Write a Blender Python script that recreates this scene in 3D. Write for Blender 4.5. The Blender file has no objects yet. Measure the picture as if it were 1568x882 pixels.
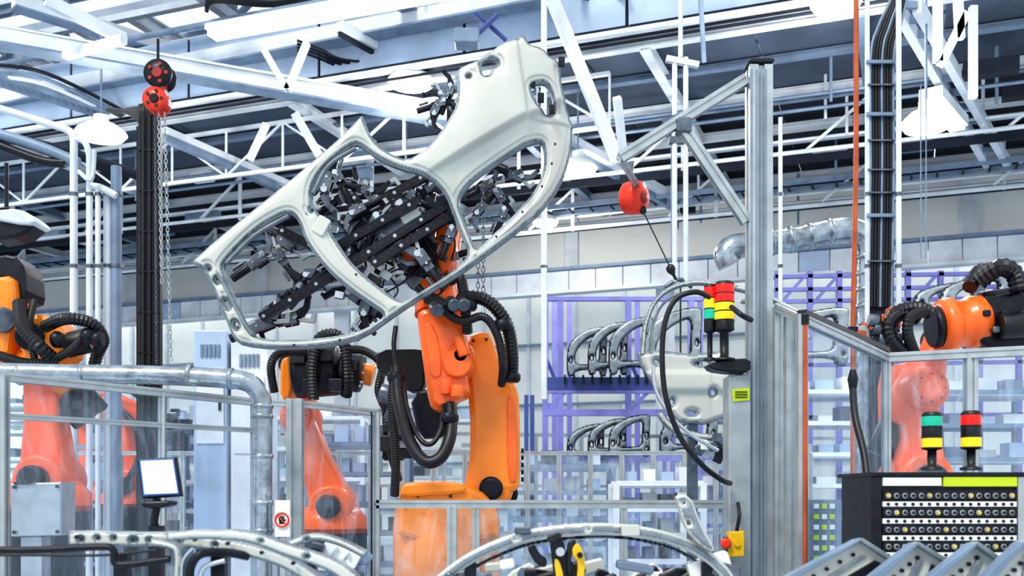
import bpy, math, random
import numpy as np
from mathutils import Vector, Matrix
random.seed(7)
CH=1.7; F=1600.0
Z=Vector((0,0,1)); Y=Vector((0,1,0)); X=Vector((1,0,0))
def W(u,v,y): return Vector(((u-784)/F*y, y, CH+(760-v)/F*y))
def HZ(u,v,z): return W(u,v,F*(z-CH)/(760-v))
A=Vector((-.934,.357,0)); B=Vector((.357,.934,0))
def AB(a,b,z): return A*a+B*b+Z*z
# ---------------------------------------------------------------- materials
def lin(c):
    return tuple(((x/12.92) if x<=.04045 else ((x+.055)/1.055)**2.4) for x in c)
def mat(name,col,rough=.5,metal=0.,var=.06,scale=6.,bump=.0,emit=0.,ecol=None,dirt=None,coat=0.):
    m=bpy.data.materials.new(name); m.use_nodes=True
    nt=m.node_tree; b=nt.nodes['Principled BSDF']
    c=lin(col)
    tc=nt.nodes.new('ShaderNodeTexCoord'); n=nt.nodes.new('ShaderNodeTexNoise')
    n.inputs['Scale'].default_value=scale; n.inputs['Detail'].default_value=5
    nt.links.new(tc.outputs['Object'],n.inputs['Vector'])
    r=nt.nodes.new('ShaderNodeValToRGB')
    d=dirt and lin(dirt) or tuple(x*(1-var*3) for x in c)
    r.color_ramp.elements[0].position=.3; r.color_ramp.elements[1].position=.62
    r.color_ramp.elements[0].color=(*d,1); r.color_ramp.elements[1].color=(*[min(1,x*(1+var)) for x in c],1)
    nt.links.new(n.outputs['Fac'],r.inputs['Fac']); nt.links.new(r.outputs['Color'],b.inputs['Base Color'])
    b.inputs['Roughness'].default_value=rough; b.inputs['Metallic'].default_value=metal
    b.inputs['Coat Weight'].default_value=coat
    if bump:
        bp=nt.nodes.new('ShaderNodeBump'); bp.inputs['Strength'].default_value=bump; bp.inputs['Distance'].default_value=.02
        nt.links.new(n.outputs['Fac'],bp.inputs['Height']); nt.links.new(bp.outputs['Normal'],b.inputs['Normal'])
    if emit:
        b.inputs['Emission Color'].default_value=(*lin(ecol or col),1); b.inputs['Emission Strength'].default_value=emit
    return m
M={}
M['panel']=mat('primed_sheet_metal',(.77,.78,.75),.5,.15,.03,2.5)
M['flange']=mat('zinc_flange',(.52,.56,.59),.45,.4,.1,12)
M['steelw']=mat('white_painted_steel',(.84,.87,.90),.5,.0,.07,2)
M['steelb']=mat('bluegrey_steel',(.48,.56,.65),.5,.2,.08,4)
M['fascia']=mat('fascia_cladding',(.66,.74,.84),.45,.1,.08,1.5)
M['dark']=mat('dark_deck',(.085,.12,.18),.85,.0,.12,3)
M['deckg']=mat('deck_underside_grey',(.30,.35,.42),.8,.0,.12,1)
M['orange']=mat('robot_orange',(.99,.54,.07),.36,.0,.06,2.5,coat=.3)
M['orange2']=mat('robot_arm_orange',(.98,.42,.08),.36,.0,.05,3,coat=.3)
M['redor']=mat('robot_red_orange',(.96,.38,.16),.4,.0,.05,3)
M['black']=mat('black_rubber',(.05,.065,.085),.42,.0,.1,9)
M['bk']=mat('dark_cast_steel',(.13,.14,.17),.38,.5,.15,14)
M['grey']=mat('tool_grey',(.42,.45,.49),.35,.8,.12,16)
M['alu']=mat('anodised_aluminium',(.68,.71,.72),.36,.5,.06,8)
M['duct']=mat('galvanised_duct',(.64,.68,.71),.22,.95,.15,9,bump=.5)
M['chrome']=mat('bright_steel',(.78,.80,.83),.2,.95,.05,9)
M['rack']=mat('rack_violet',(.49,.49,.77),.5,.0,.06,4)
M['blue']=mat('rack_blue',(.22,.30,.55),.5,.0,.06,4)
M['red']=mat('red_plastic',(.90,.22,.12),.35,.0,.05,8)
M['dred']=mat('dark_red_paint',(.62,.14,.12),.4,.0,.1,8)
M['copper']=mat('copper_pipe',(.72,.36,.22),.35,.4,.1,6)
M['yellow']=mat('yellow_paint',(.90,.73,.08),.4,.0,.06,8)
M['lime']=mat('lime_label',(.74,.82,.10),.4,.0,.02,8)
M['white']=mat('white_plate',(.90,.92,.91),.45,.0,.02,5)
M['wall']=mat('wall_plaster',(.91,.92,.90),.8,.0,.02,1)
M['floor']=mat('epoxy_floor',(.70,.76,.82),.25,.0,.05,1)
M['ceil']=mat('ceiling_panel',(.76,.84,.92),.8,.0,.05,1)
M['lr']=mat('lamp_red',(.9,.08,.05),.25,emit=.4,ecol=(1,.1,.05))
M['lg']=mat('lamp_green',(.05,.62,.52),.25,emit=.3,ecol=(.05,.8,.65))
M['ly']=mat('lamp_yellow',(.95,.8,.1),.25,emit=.3,ecol=(1,.8,.1))
M['tubeL']=mat('light_diffuser',(1,1,1),.4,emit=6,ecol=(1,.98,.95))
M['screen']=mat('screen_face',(.86,.92,.96),.2,emit=.2,ecol=(.85,.93,1))
M['bluef']=mat('blue_frame',(.2,.4,.7),.4)
def plexi():
    m=bpy.data.materials.new('plexiglass'); m.use_nodes=True; nt=m.node_tree
    for n in list(nt.nodes): nt.nodes.remove(n)
    o=nt.nodes.new('ShaderNodeOutputMaterial'); t=nt.nodes.new('ShaderNodeBsdfTransparent'); t.inputs[0].default_value=(.84,.92,1,1)
    g=nt.nodes.new('ShaderNodeBsdfGlossy'); g.inputs['Roughness'].default_value=.06; g.inputs[0].default_value=(.9,.95,1,1)
    d=nt.nodes.new('ShaderNodeBsdfDiffuse'); d.inputs[0].default_value=(.72,.84,1,1)
    tc=nt.nodes.new('ShaderNodeTexCoord'); mp=nt.nodes.new('ShaderNodeMapping'); mp.inputs['Scale'].default_value=(2.4,2.4,.6)
    mp.inputs['Rotation'].default_value=(.3,.5,.2)
    n=nt.nodes.new('ShaderNodeTexNoise'); n.inputs['Scale'].default_value=3; n.inputs['Detail'].default_value=8; n.inputs['Distortion'].default_value=1.8
    r=nt.nodes.new('ShaderNodeValToRGB'); r.color_ramp.elements[0].position=.48; r.color_ramp.elements[1].position=.78
    r.color_ramp.elements[0].color=(.04,.04,.04,1); r.color_ramp.elements[1].color=(.32,.32,.32,1)
    nt.links.new(tc.outputs['Object'],mp.inputs[0]); nt.links.new(mp.outputs[0],n.inputs['Vector']); nt.links.new(n.outputs['Fac'],r.inputs[0])
    m1=nt.nodes.new('ShaderNodeMixShader'); m1.inputs[0].default_value=.08
    m2=nt.nodes.new('ShaderNodeMixShader')
    nt.links.new(t.outputs[0],m1.inputs[1]); nt.links.new(g.outputs[0],m1.inputs[2])
    nt.links.new(r.outputs[0],m2.inputs[0]); nt.links.new(m1.outputs[0],m2.inputs[1]); nt.links.new(d.outputs[0],m2.inputs[2])
    nt.links.new(m2.outputs[0],o.inputs[0]); return m
M['plexi']=plexi()
# ---------------------------------------------------------------- builder
def perp(d,up=Z):
    d=d.normalized()
    if abs(d.dot(up))>.98: up=Y if abs(d.dot(Y))<.9 else X
    r=d.cross(up).normalized(); return r, r.cross(d).normalized()
def catmull(P,sub=6,closed=False):
    out=[]; n=len(P)
    rng=range(n) if closed else range(n-1)
    for i in rng:
        if closed: p0,p1,p2,p3=P[i-1],P[i],P[(i+1)%n],P[(i+2)%n]
        else: p0,p1,p2,p3=P[max(i-1,0)],P[i],P[i+1],P[min(i+2,n-1)]
        for k in range(sub):
            t=k/sub
            out.append(.5*((2*p1)+(p2-p0)*t+(2*p0-5*p1+4*p2-p3)*t*t+(3*p1-p0-3*p2+p3)*t**3))
    if not closed: out.append(P[-1].copy())
    return out
def resample(P,step):
    out=[P[0].copy()]; acc=0
    for i in range(1,len(P)):
        a=P[i-1]; b=P[i]; L=(b-a).length
        while acc+L>=step and L>1e-9:
            t=(step-acc)/L; a=a.lerp(b,t); out.append(a.copy()); L=(b-a).length; acc=0
        acc+=L
    return out
class MB:
    def __init__(s,name): s.name=name; s.v=[]; s.f=[]; s.m=[]; s.s=[]; s.mats=[]
    def add(s,V,Fs,mt,sm=False):
        if mt not in s.mats: s.mats.append(mt)
        k=s.mats.index(mt); o=len(s.v); s.v+= [tuple(p) for p in V]
        for f in Fs: s.f.append([i+o for i in f]); s.m.append(k); s.s.append(sm)
    def beam(s,p,q,w,h,mt,up=Z):
        r,u=perp(q-p,up); r=r*(w/2); u=u*(h/2)
        V=[p-r-u,p+r-u,p+r+u,p-r+u,q-r-u,q+r-u,q+r+u,q-r+u]
        s.add(V,[(0,3,2,1),(4,5,6,7),(0,1,5,4),(1,2,6,5),(2,3,7,6),(3,0,4,7)],mt)
    def box(s,c,sx,sy,sz,mt,rot=None):
        R=rot or Matrix.Identity(3)
        V=[c+R@Vector((a*sx/2,b*sy/2,d*sz/2)) for a,b,d in [(-1,-1,-1),(1,-1,-1),(1,1,-1),(-1,1,-1),(-1,-1,1),(1,-1,1),(1,1,1),(-1,1,1)]]
        s.add(V,[(0,3,2,1),(4,5,6,7),(0,1,5,4),(1,2,6,5),(2,3,7,6),(3,0,4,7)],mt)
    def bbox(s,c,sx,sy,sz,mt,b=.01,rot=None):
        R=rot or Matrix.Identity(3)
        pts=[(-sx/2,-sz/2),(sx/2,-sz/2),(sx/2,sz/2),(-sx/2,sz/2)]
        P=[]
        for x,z in pts:
            P.append((x+(-b if x>0 else b),z)) ; P.append((x,z+(-b if z>0 else b)))
        P=[P[1],P[0],P[2],P[3],P[5],P[4],P[6],P[7]]
        s.prism(P,-sy/2,sy,mt,b,lambda x,y,z:c+R@Vector((x,y,z)))
    def ibeam(s,p,q,w,h,mt,up=Z):
        r,u=perp(q-p,up); t=h*.12
        s.beam(p+u*(h/2-t/2),q+u*(h/2-t/2),w,t,mt,up); s.beam(p-u*(h/2-t/2),q-u*(h/2-t/2),w,t,mt,up); s.beam(p,q,w*.14,h-2*t,mt,up)
    def alu(s,p,q,w,h,mt='alu',up=Y):
        r,u=perp(q-p,up); a,b,c=.5,.13,.36
        sec=[(-a,-a),(-b,-a),(-b,-c),(b,-c),(b,-a),(a,-a),(a,-b),(c,-b),(c,b),(a,b),(a,a),(b,a),(b,c),(-b,c),(-b,a),(-a,a),(-a,b),(-c,b),(-c,-b),(-a,-b)]
        n=len(sec); V=[P+r*x*w+u*y*h for P in (p,q) for x,y in sec]
        Fs=[(i,(i+1)%n,n+(i+1)%n,n+i) for i in range(n)]+[tuple(range(n))[::-1],tuple(range(n,2*n))]
        s.add(V,Fs,mt)
    def lathe(s,p,ax,prof,mt,n=20,sm=True):
        ax=ax.normalized(); r,u=perp(ax)
        V=[];Fs=[]
        for rad,h in prof:
            for i in range(n):
                t=2*math.pi*i/n; V.append(p+ax*h+(r*math.cos(t)+u*math.sin(t))*rad)
        for j in range(len(prof)-1):
            for i in range(n):
                Fs.append((j*n+i,j*n+(i+1)%n,(j+1)*n+(i+1)%n,(j+1)*n+i))
        s.add(V,Fs,mt,sm)
        k=len(prof)-1
        s.add([V[i] for i in range(n)],[tuple(range(n))[::-1]],mt); s.add([V[k*n+i] for i in range(n)],[tuple(range(n))],mt)
    def cyl(s,p,q,r1,mt,r2=None,n=16,sm=True):
        L=(q-p).length
        if L<1e-6: return
        r2=r1 if r2 is None else r2
        s.lathe(p,q-p,[(r1,0),(r2,L)],mt,n,sm)
    def drum(s,p,q,r,mt,n=24,b=None):
        L=(q-p).length; b=b or r*.15
        s.lathe(p,q-p,[(r-b,0),(r-.3*b,.3*b),(r,b),(r,L-b),(r-.3*b,L-.3*b),(r-b,L)],mt,n)
    def tube(s,P,r,mt,n=8,sub=6,rib=0,closed=False,smooth=True):
        P=[Vector(p) for p in P]
        if smooth and len(P)>2: P=catmull(P,sub,closed)
        if rib: P=resample(P,rib)
        m=len(P)
        if m<2: return
        V=[];Fs=[]; d0=(P[1]-P[0]).normalized(); R,U=perp(d0)
        for i in range(m):
            if closed: d=(P[(i+1)%m]-P[i-1]).normalized()
            else: d=(P[min(i+1,m-1)]-P[max(i-1,0)]).normalized()
            R=(R-d*R.dot(d)).normalized(); U=R.cross(d)
            rr=r*(1 if (not rib or i%2==0) else .86)
            for k in range(n):
                t=2*math.pi*k/n; V.append(P[i]+(R*math.cos(t)+U*math.sin(t))*rr)
        for i in range(m if closed else m-1):
            j=(i+1)%m
            for k in range(n): Fs.append((i*n+k,i*n+(k+1)%n,j*n+(k+1)%n,j*n+k))
        s.add(V,Fs,mt,not rib)
        if not closed: s.add(V[:n]+V[-n:],[tuple(range(n))[::-1],tuple(range(n,2*n))],mt)
    def prism(s,P,y0,T,mt,b,fn,sm=False):
        n=len(P); ar=sum(P[i][0]*P[(i+1)%n][1]-P[(i+1)%n][0]*P[i][1] for i in range(n))
        if ar<0: P=P[::-1]
        N=[]
        for i in range(n):
            p=Vector(P[i-1]);c=Vector(P[i]);q=Vector(P[(i+1)%n])
            e1=(c-p).normalized() if (c-p).length>1e-9 else Vector((1,0)); e2=(q-c).normalized() if (q-c).length>1e-9 else e1
            nn=Vector((-e1.y-e2.y,e1.x+e2.x))
            N.append(nn.normalized() if nn.length>1e-6 else Vector((0,0)))
        def ring(ins,y): return [fn(P[i][0]+N[i].x*ins,y,P[i][1]+N[i].y*ins) for i in range(n)]
        rings=[ring(b,y0),ring(b*.3,y0+b*.3),ring(0,y0+b),ring(0,y0+T-b),ring(b*.3,y0+T-b*.3),ring(b,y0+T)]
        V=[p for r in rings for p in r]
        Fs=[(j*n+i,j*n+(i+1)%n,(j+1)*n+(i+1)%n,(j+1)*n+i) for j in range(5) for i in range(n)]
        s.add(V,Fs,mt,sm); s.add(rings[0],[tuple(range(n))],mt); s.add(rings[5],[tuple(range(n))[::-1]],mt)
    def slab(s,uv,y,T,mt,b=.02,round_=1):
        P=[((u-784)/F*y,CH+(760-v)/F*y) for u,v in uv]
        for _ in range(round_):
            Q=[]
            for i in range(len(P)):
                a=P[i];c=P[(i+1)%len(P)]
                Q+= [(a[0]*.78+c[0]*.22,a[1]*.78+c[1]*.22),(a[0]*.22+c[0]*.78,a[1]*.22+c[1]*.78)]
            P=Q
        s.prism(P,y,T,mt,b,lambda x,yy,z:Vector((x,yy,z)),sm=round_>1)
    def quad(s,a,b,c,d,mt): s.add([a,b,c,d],[(0,1,2,3)],mt)
    def done(s,autosm=True):
        me=bpy.data.meshes.new(s.name); me.from_pydata(s.v,[],s.f)
        for k in s.mats: me.materials.append(M[k])
        me.polygons.foreach_set('material_index',s.m); me.polygons.foreach_set('use_smooth',s.s); me.update()
        o=bpy.data.objects.new(s.name,me); bpy.context.collection.objects.link(o); return o
# ---------------------------------------------------------------- stamped sheet metal
def chaikin(P,it=2,closed=True,w=.25):
    P=[np.array(p[:2],float) for p in P]
    for _ in range(it):
        Q=[]
        for i in range(len(P)):
            a=P[i];c=P[(i+1)%len(P)]; Q+=[a*(1-w)+c*w,a*w+c*(1-w)]
        P=Q
    return P
def sstep(x): x=np.clip(x,0,1); return x*x*(3-2*x)
def stamp(name,outer,holes,plane,res=3.,lip=.04,prof=None,fl=7,fn=None,mats=('panel','flange'),add_to=None,rnd=2,hrnd=3):
    """sheet metal pressing: 2-D outline with openings, pressed section driven by distance to the edge"""
    loops=[np.array(chaikin(outer,rnd))]+[np.array(chaikin(h,hrnd)) for h in holes]
    S=np.concatenate([np.stack([l,np.roll(l,-1,0)],1) for l in loops])
    mn=loops[0].min(0)-res; mx=loops[0].max(0)+res
    xs=np.arange(mn[0],mx[0]+res,res); ys=np.arange(mn[1],mx[1]+res,res)
    def dist(P):
        best=np.full(len(P),1e9); bp=P.copy()
        for a,b in S:
            d=b-a; L=(d*d).sum()
            if L<1e-9: continue
            t=np.clip(((P-a)@d)/L,0,1); q=a+t[:,None]*d; dd=((P-q)**2).sum(1)
            k=dd<best; best[k]=dd[k]; bp[k]=q[k]
        return np.sqrt(best),bp
    def inside(P):
        c=np.zeros(len(P),bool)
        for a,b in S:
            k=((a[1]>P[:,1])!=(b[1]>P[:,1]))
            with np.errstate(divide='ignore',invalid='ignore'):
                xx=(b[0]-a[0])*(P[:,1]-a[1])/(b[1]-a[1]+1e-12)+a[0]
            c^= k&(P[:,0]<xx)
        return c
    nx,ny=len(xs),len(ys)
    C=np.stack(np.meshgrid(xs[:-1]+res/2,ys[:-1]+res/2,indexing='ij'),-1).reshape(-1,2)
    ci=inside(C).reshape(nx-1,ny-1)
    G=np.stack(np.meshgrid(xs,ys,indexing='ij'),-1).reshape(-1,2)
    faces=[]
    edges={}
    for i,j in zip(*np.nonzero(ci)):
        f=(i*ny+j,(i+1)*ny+j,(i+1)*ny+j+1,i*ny+j+1); faces.append(f)
        for k in range(4):
            e=(f[k],f[(k+1)%4]); edges[e]=1
    be=[e for e in edges if (e[1],e[0]) not in edges]
    used=sorted({i for f in faces for i in f}); idx={g:k for k,g in enumerate(used)}
    P=G[used]; d,bp=dist(P)
    bset=sorted({idx[i] for e in be for i in e}); ba=np.array(bset)
    P[ba]=bp[ba]; d[ba]=0
    prof=prof or (lambda d:.022*sstep((d-5)/5)+.018*(1-np.exp(-np.clip(d-10,0,None)/15)))
    h=prof(d)
    if fn is not None: h=h+fn(P[:,0],P[:,1],d)
    c,k=plane
    V=[]
    for (u,v),hh in zip(P,h):
        y=c/(1-k*(u-784)/F); p=W(u,v,y); V.append(Vector((p.x,p.y-hh,p.z)))
    mb=add_to or MB(name)
    dm=np.array(d)
    fp=[tuple(idx[i] for i in f)[::-1] for f in faces]
    f1=[f for f in fp if dm[list(f)].mean()>=fl]; f2=[f for f in fp if dm[list(f)].mean()<fl]
    o=len(mb.v)
    for mm in mats:
        if mm not in mb.mats: mb.mats.append(mm)
    mb.v+=[tuple(p) for p in V]
    for fs,mm in ((f1,mats[0]),(f2,mats[1])):
        kx=mb.mats.index(mm)
        for f in fs: mb.f.append([i+o for i in f]); mb.m.append(kx); mb.s.append(True)
    bi={g:k for k,g in enumerate(bset)}
    o2=len(mb.v); mb.v+=[(V[i].x,V[i].y+lip,V[i].z) for i in bset]
    kx=mb.mats.index(mats[1])
    for a,b in be:
        a,b=idx[a],idx[b]; mb.f.append([a+o,b+o,bi[b]+o2,bi[a]+o2]); mb.m.append(kx); mb.s.append(False)
    return mb
def band(pts,w,sub=5):
    P=catmull([Vector((p[0],p[1],0)) for p in pts],sub); L=[];R=[]
    for i in range(len(P)):
        d=(P[min(i+1,len(P)-1)]-P[max(i-1,0)]).normalized(); n=Vector((-d.y,d.x,0))
        ww=w if not callable(w) else w(i/(len(P)-1))
        L.append(P[i]+n*ww/2); R.append(P[i]-n*ww/2)
    return [(p.x,p.y) for p in L+R[::-1]]
# ================================================================ room shell
RA=Matrix.Rotation(math.atan2(A.y,A.x),3,'Z')
m=MB('floor'); m.box(AB(8,16,-.05),60,60,.1,'floor'); m.done()
m=MB('ceiling')
for i in range(9):
    b=13+i*2.6
    m.beam(AB(-8,b,12.6),AB(36,b,12.6),1.35,.08,'ceil')
for i in range(12):
    a=-8+i*4
    m.ibeam(AB(a,12,12.3),AB(a,36,12.3),.2,.35,'steelw')
for i in range(22):
    b=12.4+i*1.05; m.beam(AB(-8,b,12.45),AB(36,b,12.45),.08,.12,'steelb')
m.done()
m=MB('wall_back')
m.beam(AB(-9,38,6),AB(48,38,6),.2,12,'wall')
for i in range(30):
    m.beam(AB(-9+i*1.9,37.85,0),AB(-9+i*1.9,37.85,12),.12,.12,'steelw')
for z in (1.2,3,5.2,7.5): m.beam(AB(-9,37.8,z),AB(48,37.8,z),.1,.1,'steelb')
m.done()
m=MB('wall_bulkhead')
m.beam(AB(-6,22.1,7.35),AB(30,22.1,7.35),.2,1.6,'wall')
for i in range(9): m.beam(AB(-5+i*4,21.95,6.3),AB(-5+i*4,21.95,8.2),.28,.3,'steelw')
for i in range(60): m.box(AB(-6+i*.6,21.6,6.35),.58,.25,.42,'steelw' if i%13 else 'fascia',RA)
m.beam(AB(-6,21.5,6.6),AB(30,21.5,6.6),.3,.06,'steelb'); m.beam(AB(-6,21.5,6.1),AB(30,21.5,6.1),.3,.06,'steelw')
for a in (-3,5,13,21): m.ibeam(AB(a,22.4,0),AB(a,22.4,8),.35,.4,'steelw',Y)
m.done()
# ---------------------------------------------------------------- mezzanine
def truss(m,p,q,h,n,t,mt='steelw',mt2=None):
    d=(q-p)/n; mt2=mt2 or mt
    m.beam(p,q,t,t,mt); m.beam(p-Z*h,q-Z*h,t,t,mt)
    for i in range(n+1):
        a=p+d*i; m.beam(a,a-Z*h,t*.6,t*.6,mt2,Y)
        if i<n:
            if i%2: m.beam(a,a+d-Z*h,t*.6,t*.6,mt2)
            else: m.beam(a-Z*h,a+d,t*.6,t*.6,mt2)
m=MB('mezzanine_deck')
b0,b1=13.94,21.9
for i in range(14):
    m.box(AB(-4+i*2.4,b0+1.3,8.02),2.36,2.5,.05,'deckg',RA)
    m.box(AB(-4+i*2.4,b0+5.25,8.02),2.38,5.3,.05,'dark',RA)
for b,hh,mt,z in [(b0,.2,'steelw',7.9),(b0+1.3,.08,'steelb',7.92),(b0+2.6,.14,'steelw',7.9),(b0+4.0,.32,'steelw',7.75),(b0+5.6,.12,'steelb',7.9),(b0+6.8,.14,'steelw',7.85),(b1-.3,.2,'steelw',7.9)]:
    m.ibeam(AB(-6,b,z),AB(30,b,z),.14,hh,mt)
for i in range(13):
    a=-5+i*2.8; m.ibeam(AB(a,b0,7.85),AB(a,b1,7.85),.14,.16,'steelw' if i%2 else 'steelb')
    for bb in (b0+2.6,b0+5.6):
        m.beam(AB(a,bb,7.8),AB(a,bb,6.9),.06,.06,'steelw',Y)
        m.beam(AB(a,bb,7.7),AB(a+.9,bb,7.0),.045,.045,'steelw',Y)
for bb,z,r_ in ((b0+2.5,6.95,.035),(b0+2.7,7.2,.025),(b0+5.6,6.95,.045),(b0+5.7,7.2,.03),(b0+6.6,7.3,.03)):
    m.tube([AB(-6,bb,z),AB(30,bb,z)],r_,'steelw',8,smooth=False)
for bb,z in ((b0+3.2,7.05),(b0+3.3,7.45),(b0+6.2,7.1),(b0+6.3,7.5)):
    m.beam(AB(-6,bb,z),AB(30,bb,z),.05,.12,'dark')
truss(m,AB(4,b0+.4,7.7),AB(30,b0+.4,7.7),.75,24,.055)
for bb,z,w in ((b0+4.8,7.1,.45),):
    for s in (-w/2,w/2): m.beam(AB(-6,bb+s,z),AB(30,bb+s,z),.03,.09,'steelb')
    for i in range(90): m.beam(AB(-6+i*.4,bb-w/2,z-.03),AB(-6+i*.4,bb+w/2,z-.03),.03,.03,'dark')
# service pipework and junction boxes slung below the deck
random.seed(21)
for i in range(40):
    a=random.uniform(-4,28); bb=b0+random.choice([1.0,2.0,3.2,4.4,6.4]); z=random.uniform(7.2,7.6)
    m.box(AB(a,bb,z),random.uniform(.25,.9),.2,random.uniform(.08,.22),random.choice(['dark','steelb','dark','steelw']),RA)
for i in range(30):
    a=random.uniform(-4,28); bb=b0+random.uniform(.8,7); m.beam(AB(a,bb,7.9),AB(a,bb,random.uniform(6.9,7.3)),.035,.035,random.choice(['steelw','steelb']),Y)
for bb,z in ((b0+1.7,7.5),(b0+1.85,7.35),(b0+2.0,7.55),(b0+4.3,7.35)): m.tube([AB(-6,bb,z),AB(30,bb,z)],.028,'steelb',6,smooth=False)
m.done()
m=MB('mezzanine_fascia')
for i in range(15):
    a=-6+i*2.4; m.beam(AB(a+.02,b0-.15,8.55),AB(a+2.37,b0-.15,8.55),.06,.95,'fascia')
    m.beam(AB(a,b0-.14,8.08),AB(a,b0-.14,9.0),.03,.03,'dark',Y)
m.tube([AB(-6,b0-.3,7.93),AB(30,b0-.3,7.93)],.05,'steelw',10,smooth=False)
m.tube([AB(-6,b0-.33,7.78),AB(30,b0-.33,7.78)],.025,'dark',8,smooth=False)
m.tube([AB(-6,b0-.35,9.1),AB(30,b0-.35,9.1)],.05,'steelb',8,smooth=False)
m.beam(AB(-6,b0-.15,7.98),AB(30,b0-.15,7.98),.2,.08,'dark')
m.done()
m=MB('roof_truss')
for a in (0,5.5,11,16.5,22): truss(m,AB(a,9,11.6),AB(a,34,11.6),1.6,16,.16,'steelw','steelb')
for b in (14.5,18,22): truss(m,AB(-6,b,11.2),AB(34,b,11.2),1.2,22,.13,'steelw','steelb')
m.done()
m=MB('roof_steelwork')
def hb(u1,v1,u2,v2,z,w,h,mt='steelw',i=False):
    p=HZ(u1,v1,z);q=HZ(u2,v2,z)
    (m.ibeam if i else m.beam)(p,q,w,h,mt)
hb(-60,47,690,178,7.6,.16,.2)
hb(-60,60,690,190,7.5,.3,.03,'steelb'); hb(-60,36,690,166,7.72,.3,.03)
hb(-40,158,850,-12,8.6,.14,.24); hb(-40,172,850,0,8.45,.28,.03,'steelb')
hb(20,0,345,102,9.2,.16,.2); hb(20,12,345,113,9.08,.26,.03,'steelb')
hb(-30,50,350,-30,9.3,.2,.18)
hb(590,-20,752,100,8.8,.16,.18); hb(578,-20,740,100,8.7,.26,.03,'steelb')
hb(640,-20,800,100,8.9,.06,.08,'steelb')
hb(520,40,690,135,8.4,.14,.14); hb(520,52,690,146,8.3,.06,.06,'dark')
hb(250,200,440,282,7.2,.14,.1); hb(230,203,425,286,7.1,.1,.1,'steelb')
hb(860,206,1050,312,7.2,.14,.12); hb(845,214,1030,318,7.1,.1,.1,'steelb')
for (x1,y1,x2,y2,d,w) in [(842,-10,945,245,13.2,.15),(838,-10,930,220,13.5,.05),(1072,-20,1078,95,13,.05),(945,150,955,245,13,.1),
   (70,0,190,60,13,.14),(190,60,100,85,13,.1)]:
    m.beam(W(x1,y1,d),W(x2,y2,d+.6),w,w,'steelw' if w>.06 else 'steelb',Y)
m.beam(W(405,78,14.5),W(440,138,14.5),.09,.09,'steelw',Y); m.beam(W(470,66,14.5),W(440,138,14.5),.09,.09,'steelw',Y)
m.beam(W(452,175,15),W(490,240,15),.12,.12,'steelw',Y); m.beam(W(408,190,15),W(382,245,15),.09,.09,'steelw',Y)
m.tube([W(728,55,12.5),W(762,22,12.5)],.035,'blue',8); m.tube([W(728,20,12.6),W(775,62,12.6)],.03,'blue',8)
m.bbox(W(715,60,12.5),.3,.25,.18,'steelb',.02)
for du in (0,32):
    p=HZ(1372+du,8,7.2);q=HZ(1512+du,252,7.2); m.beam(p,q,.1,.16,'steelw')
for i in range(12):
    t=i/11; v=8+244*t; m.beam(HZ(1372+140*t,v,7.2),HZ(1404+140*t,v,7.2),.05,.08,'steelb')
for (u1,v1,u2,v2,d) in [(1436,-20,1436,95,11),(1466,-20,1470,60,11),(1490,10,1490,150,12),(1440,100,1480,20,11)]:
    m.beam(W(u1,v1,d),W(u2,v2,d),.08,.08,'steelw',Y)
m.done()
m=MB('cable_bundle')
for k in range(4):
    m.tube([HZ(316,18-k*3,8.5),HZ(330,2-k*3,8.6),HZ(420,8-k*2,8.55),HZ(520,-10-k*2,8.6)],.03,'black')
    m.tube([HZ(455,62+k*5,8.3),HZ(490,75+k*5,8.25),HZ(520,90+k*4,8.2),HZ(560,95+k*4,8.2)],.02,'bk')
for k in range(3): m.tube([HZ(-20,30+k*14,9.4),HZ(100,58+k*13,9.4),HZ(215,80+k*12,9.4)],.025,'steelb')
for k in range(3): m.tube([HZ(-20,98+k*9,8.),HZ(70,112+k*9,8.),HZ(190,170+k*7,8.)],.03,['bk','steelb','steelw'][k])
for k in range(3): m.tube([HZ(880,-30+k*4,8.6),HZ(905,4+k*4,8.5),HZ(930,12+k*3,8.45),HZ(960,-24+k*4,8.5)],.022,'black')
m.done()
m=MB('cable_tray')     # ladder tray running below the roof beams on the left
for off in (0,.5):
    m.beam(HZ(-60,95,8.)+Y*off,HZ(215,185,8.)+Y*off,.03,.12,'steelb')
for i in range(24):
    t=i/23; p=HZ(-60,95,8.).lerp(HZ(215,185,8.),t); m.beam(p,p+Y*.5,.03,.03,'steelb')
m.done()
m=MB('strip_light')
p=HZ(325,48,8.3);q=HZ(700,-20,8.3)
m.beam(p,q,.35,.08,'white'); m.beam(p-Z*.07,q-Z*.07,.22,.06,'tubeL'); m.beam(p+Z*.1,q+Z*.1,.1,.1,'steelb'); m.done()
m=MB('strip_light')
p=HZ(1425,142,7.);q=HZ(1466,188,7.); m.beam(p,q,.3,.14,'steelw'); m.beam(p-Z*.09,q-Z*.09,.2,.05,'tubeL'); m.done()
def lamp(u,v,y,r=.3):
    m=MB('high_bay_lamp'); p=W(u,v,y)
    m.lathe(p,Z,[(r,0),(r*.95,.04),(r*.6,.13),(r*.3,.17),(r*.3,.26)],'white',24)
    m.lathe(p-Z*.02,Z,[(r*.5,-.07),(r*.85,-.04),(r*.95,0),(r*.93,.02)],'tubeL',24)
    m.cyl(p+Z*.25,p+Z*1.6,.015,'steelb'); m.done()
    L=bpy.data.lights.new('bay','POINT'); L.energy=150; L.shadow_soft_size=.3; L.color=(1,.97,.92)
    o=bpy.data.objects.new('high_bay_light',L); o.location=p-Z*.5; bpy.context.collection.objects.link(o)
for a in [(155,205,15,.36),(630,125,15.5,.36),(1418,190,12,.28),(885,258,16,.3),(1280,6,12.5,.3),(835,340,20,.25)]: lamp(*a)
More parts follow.
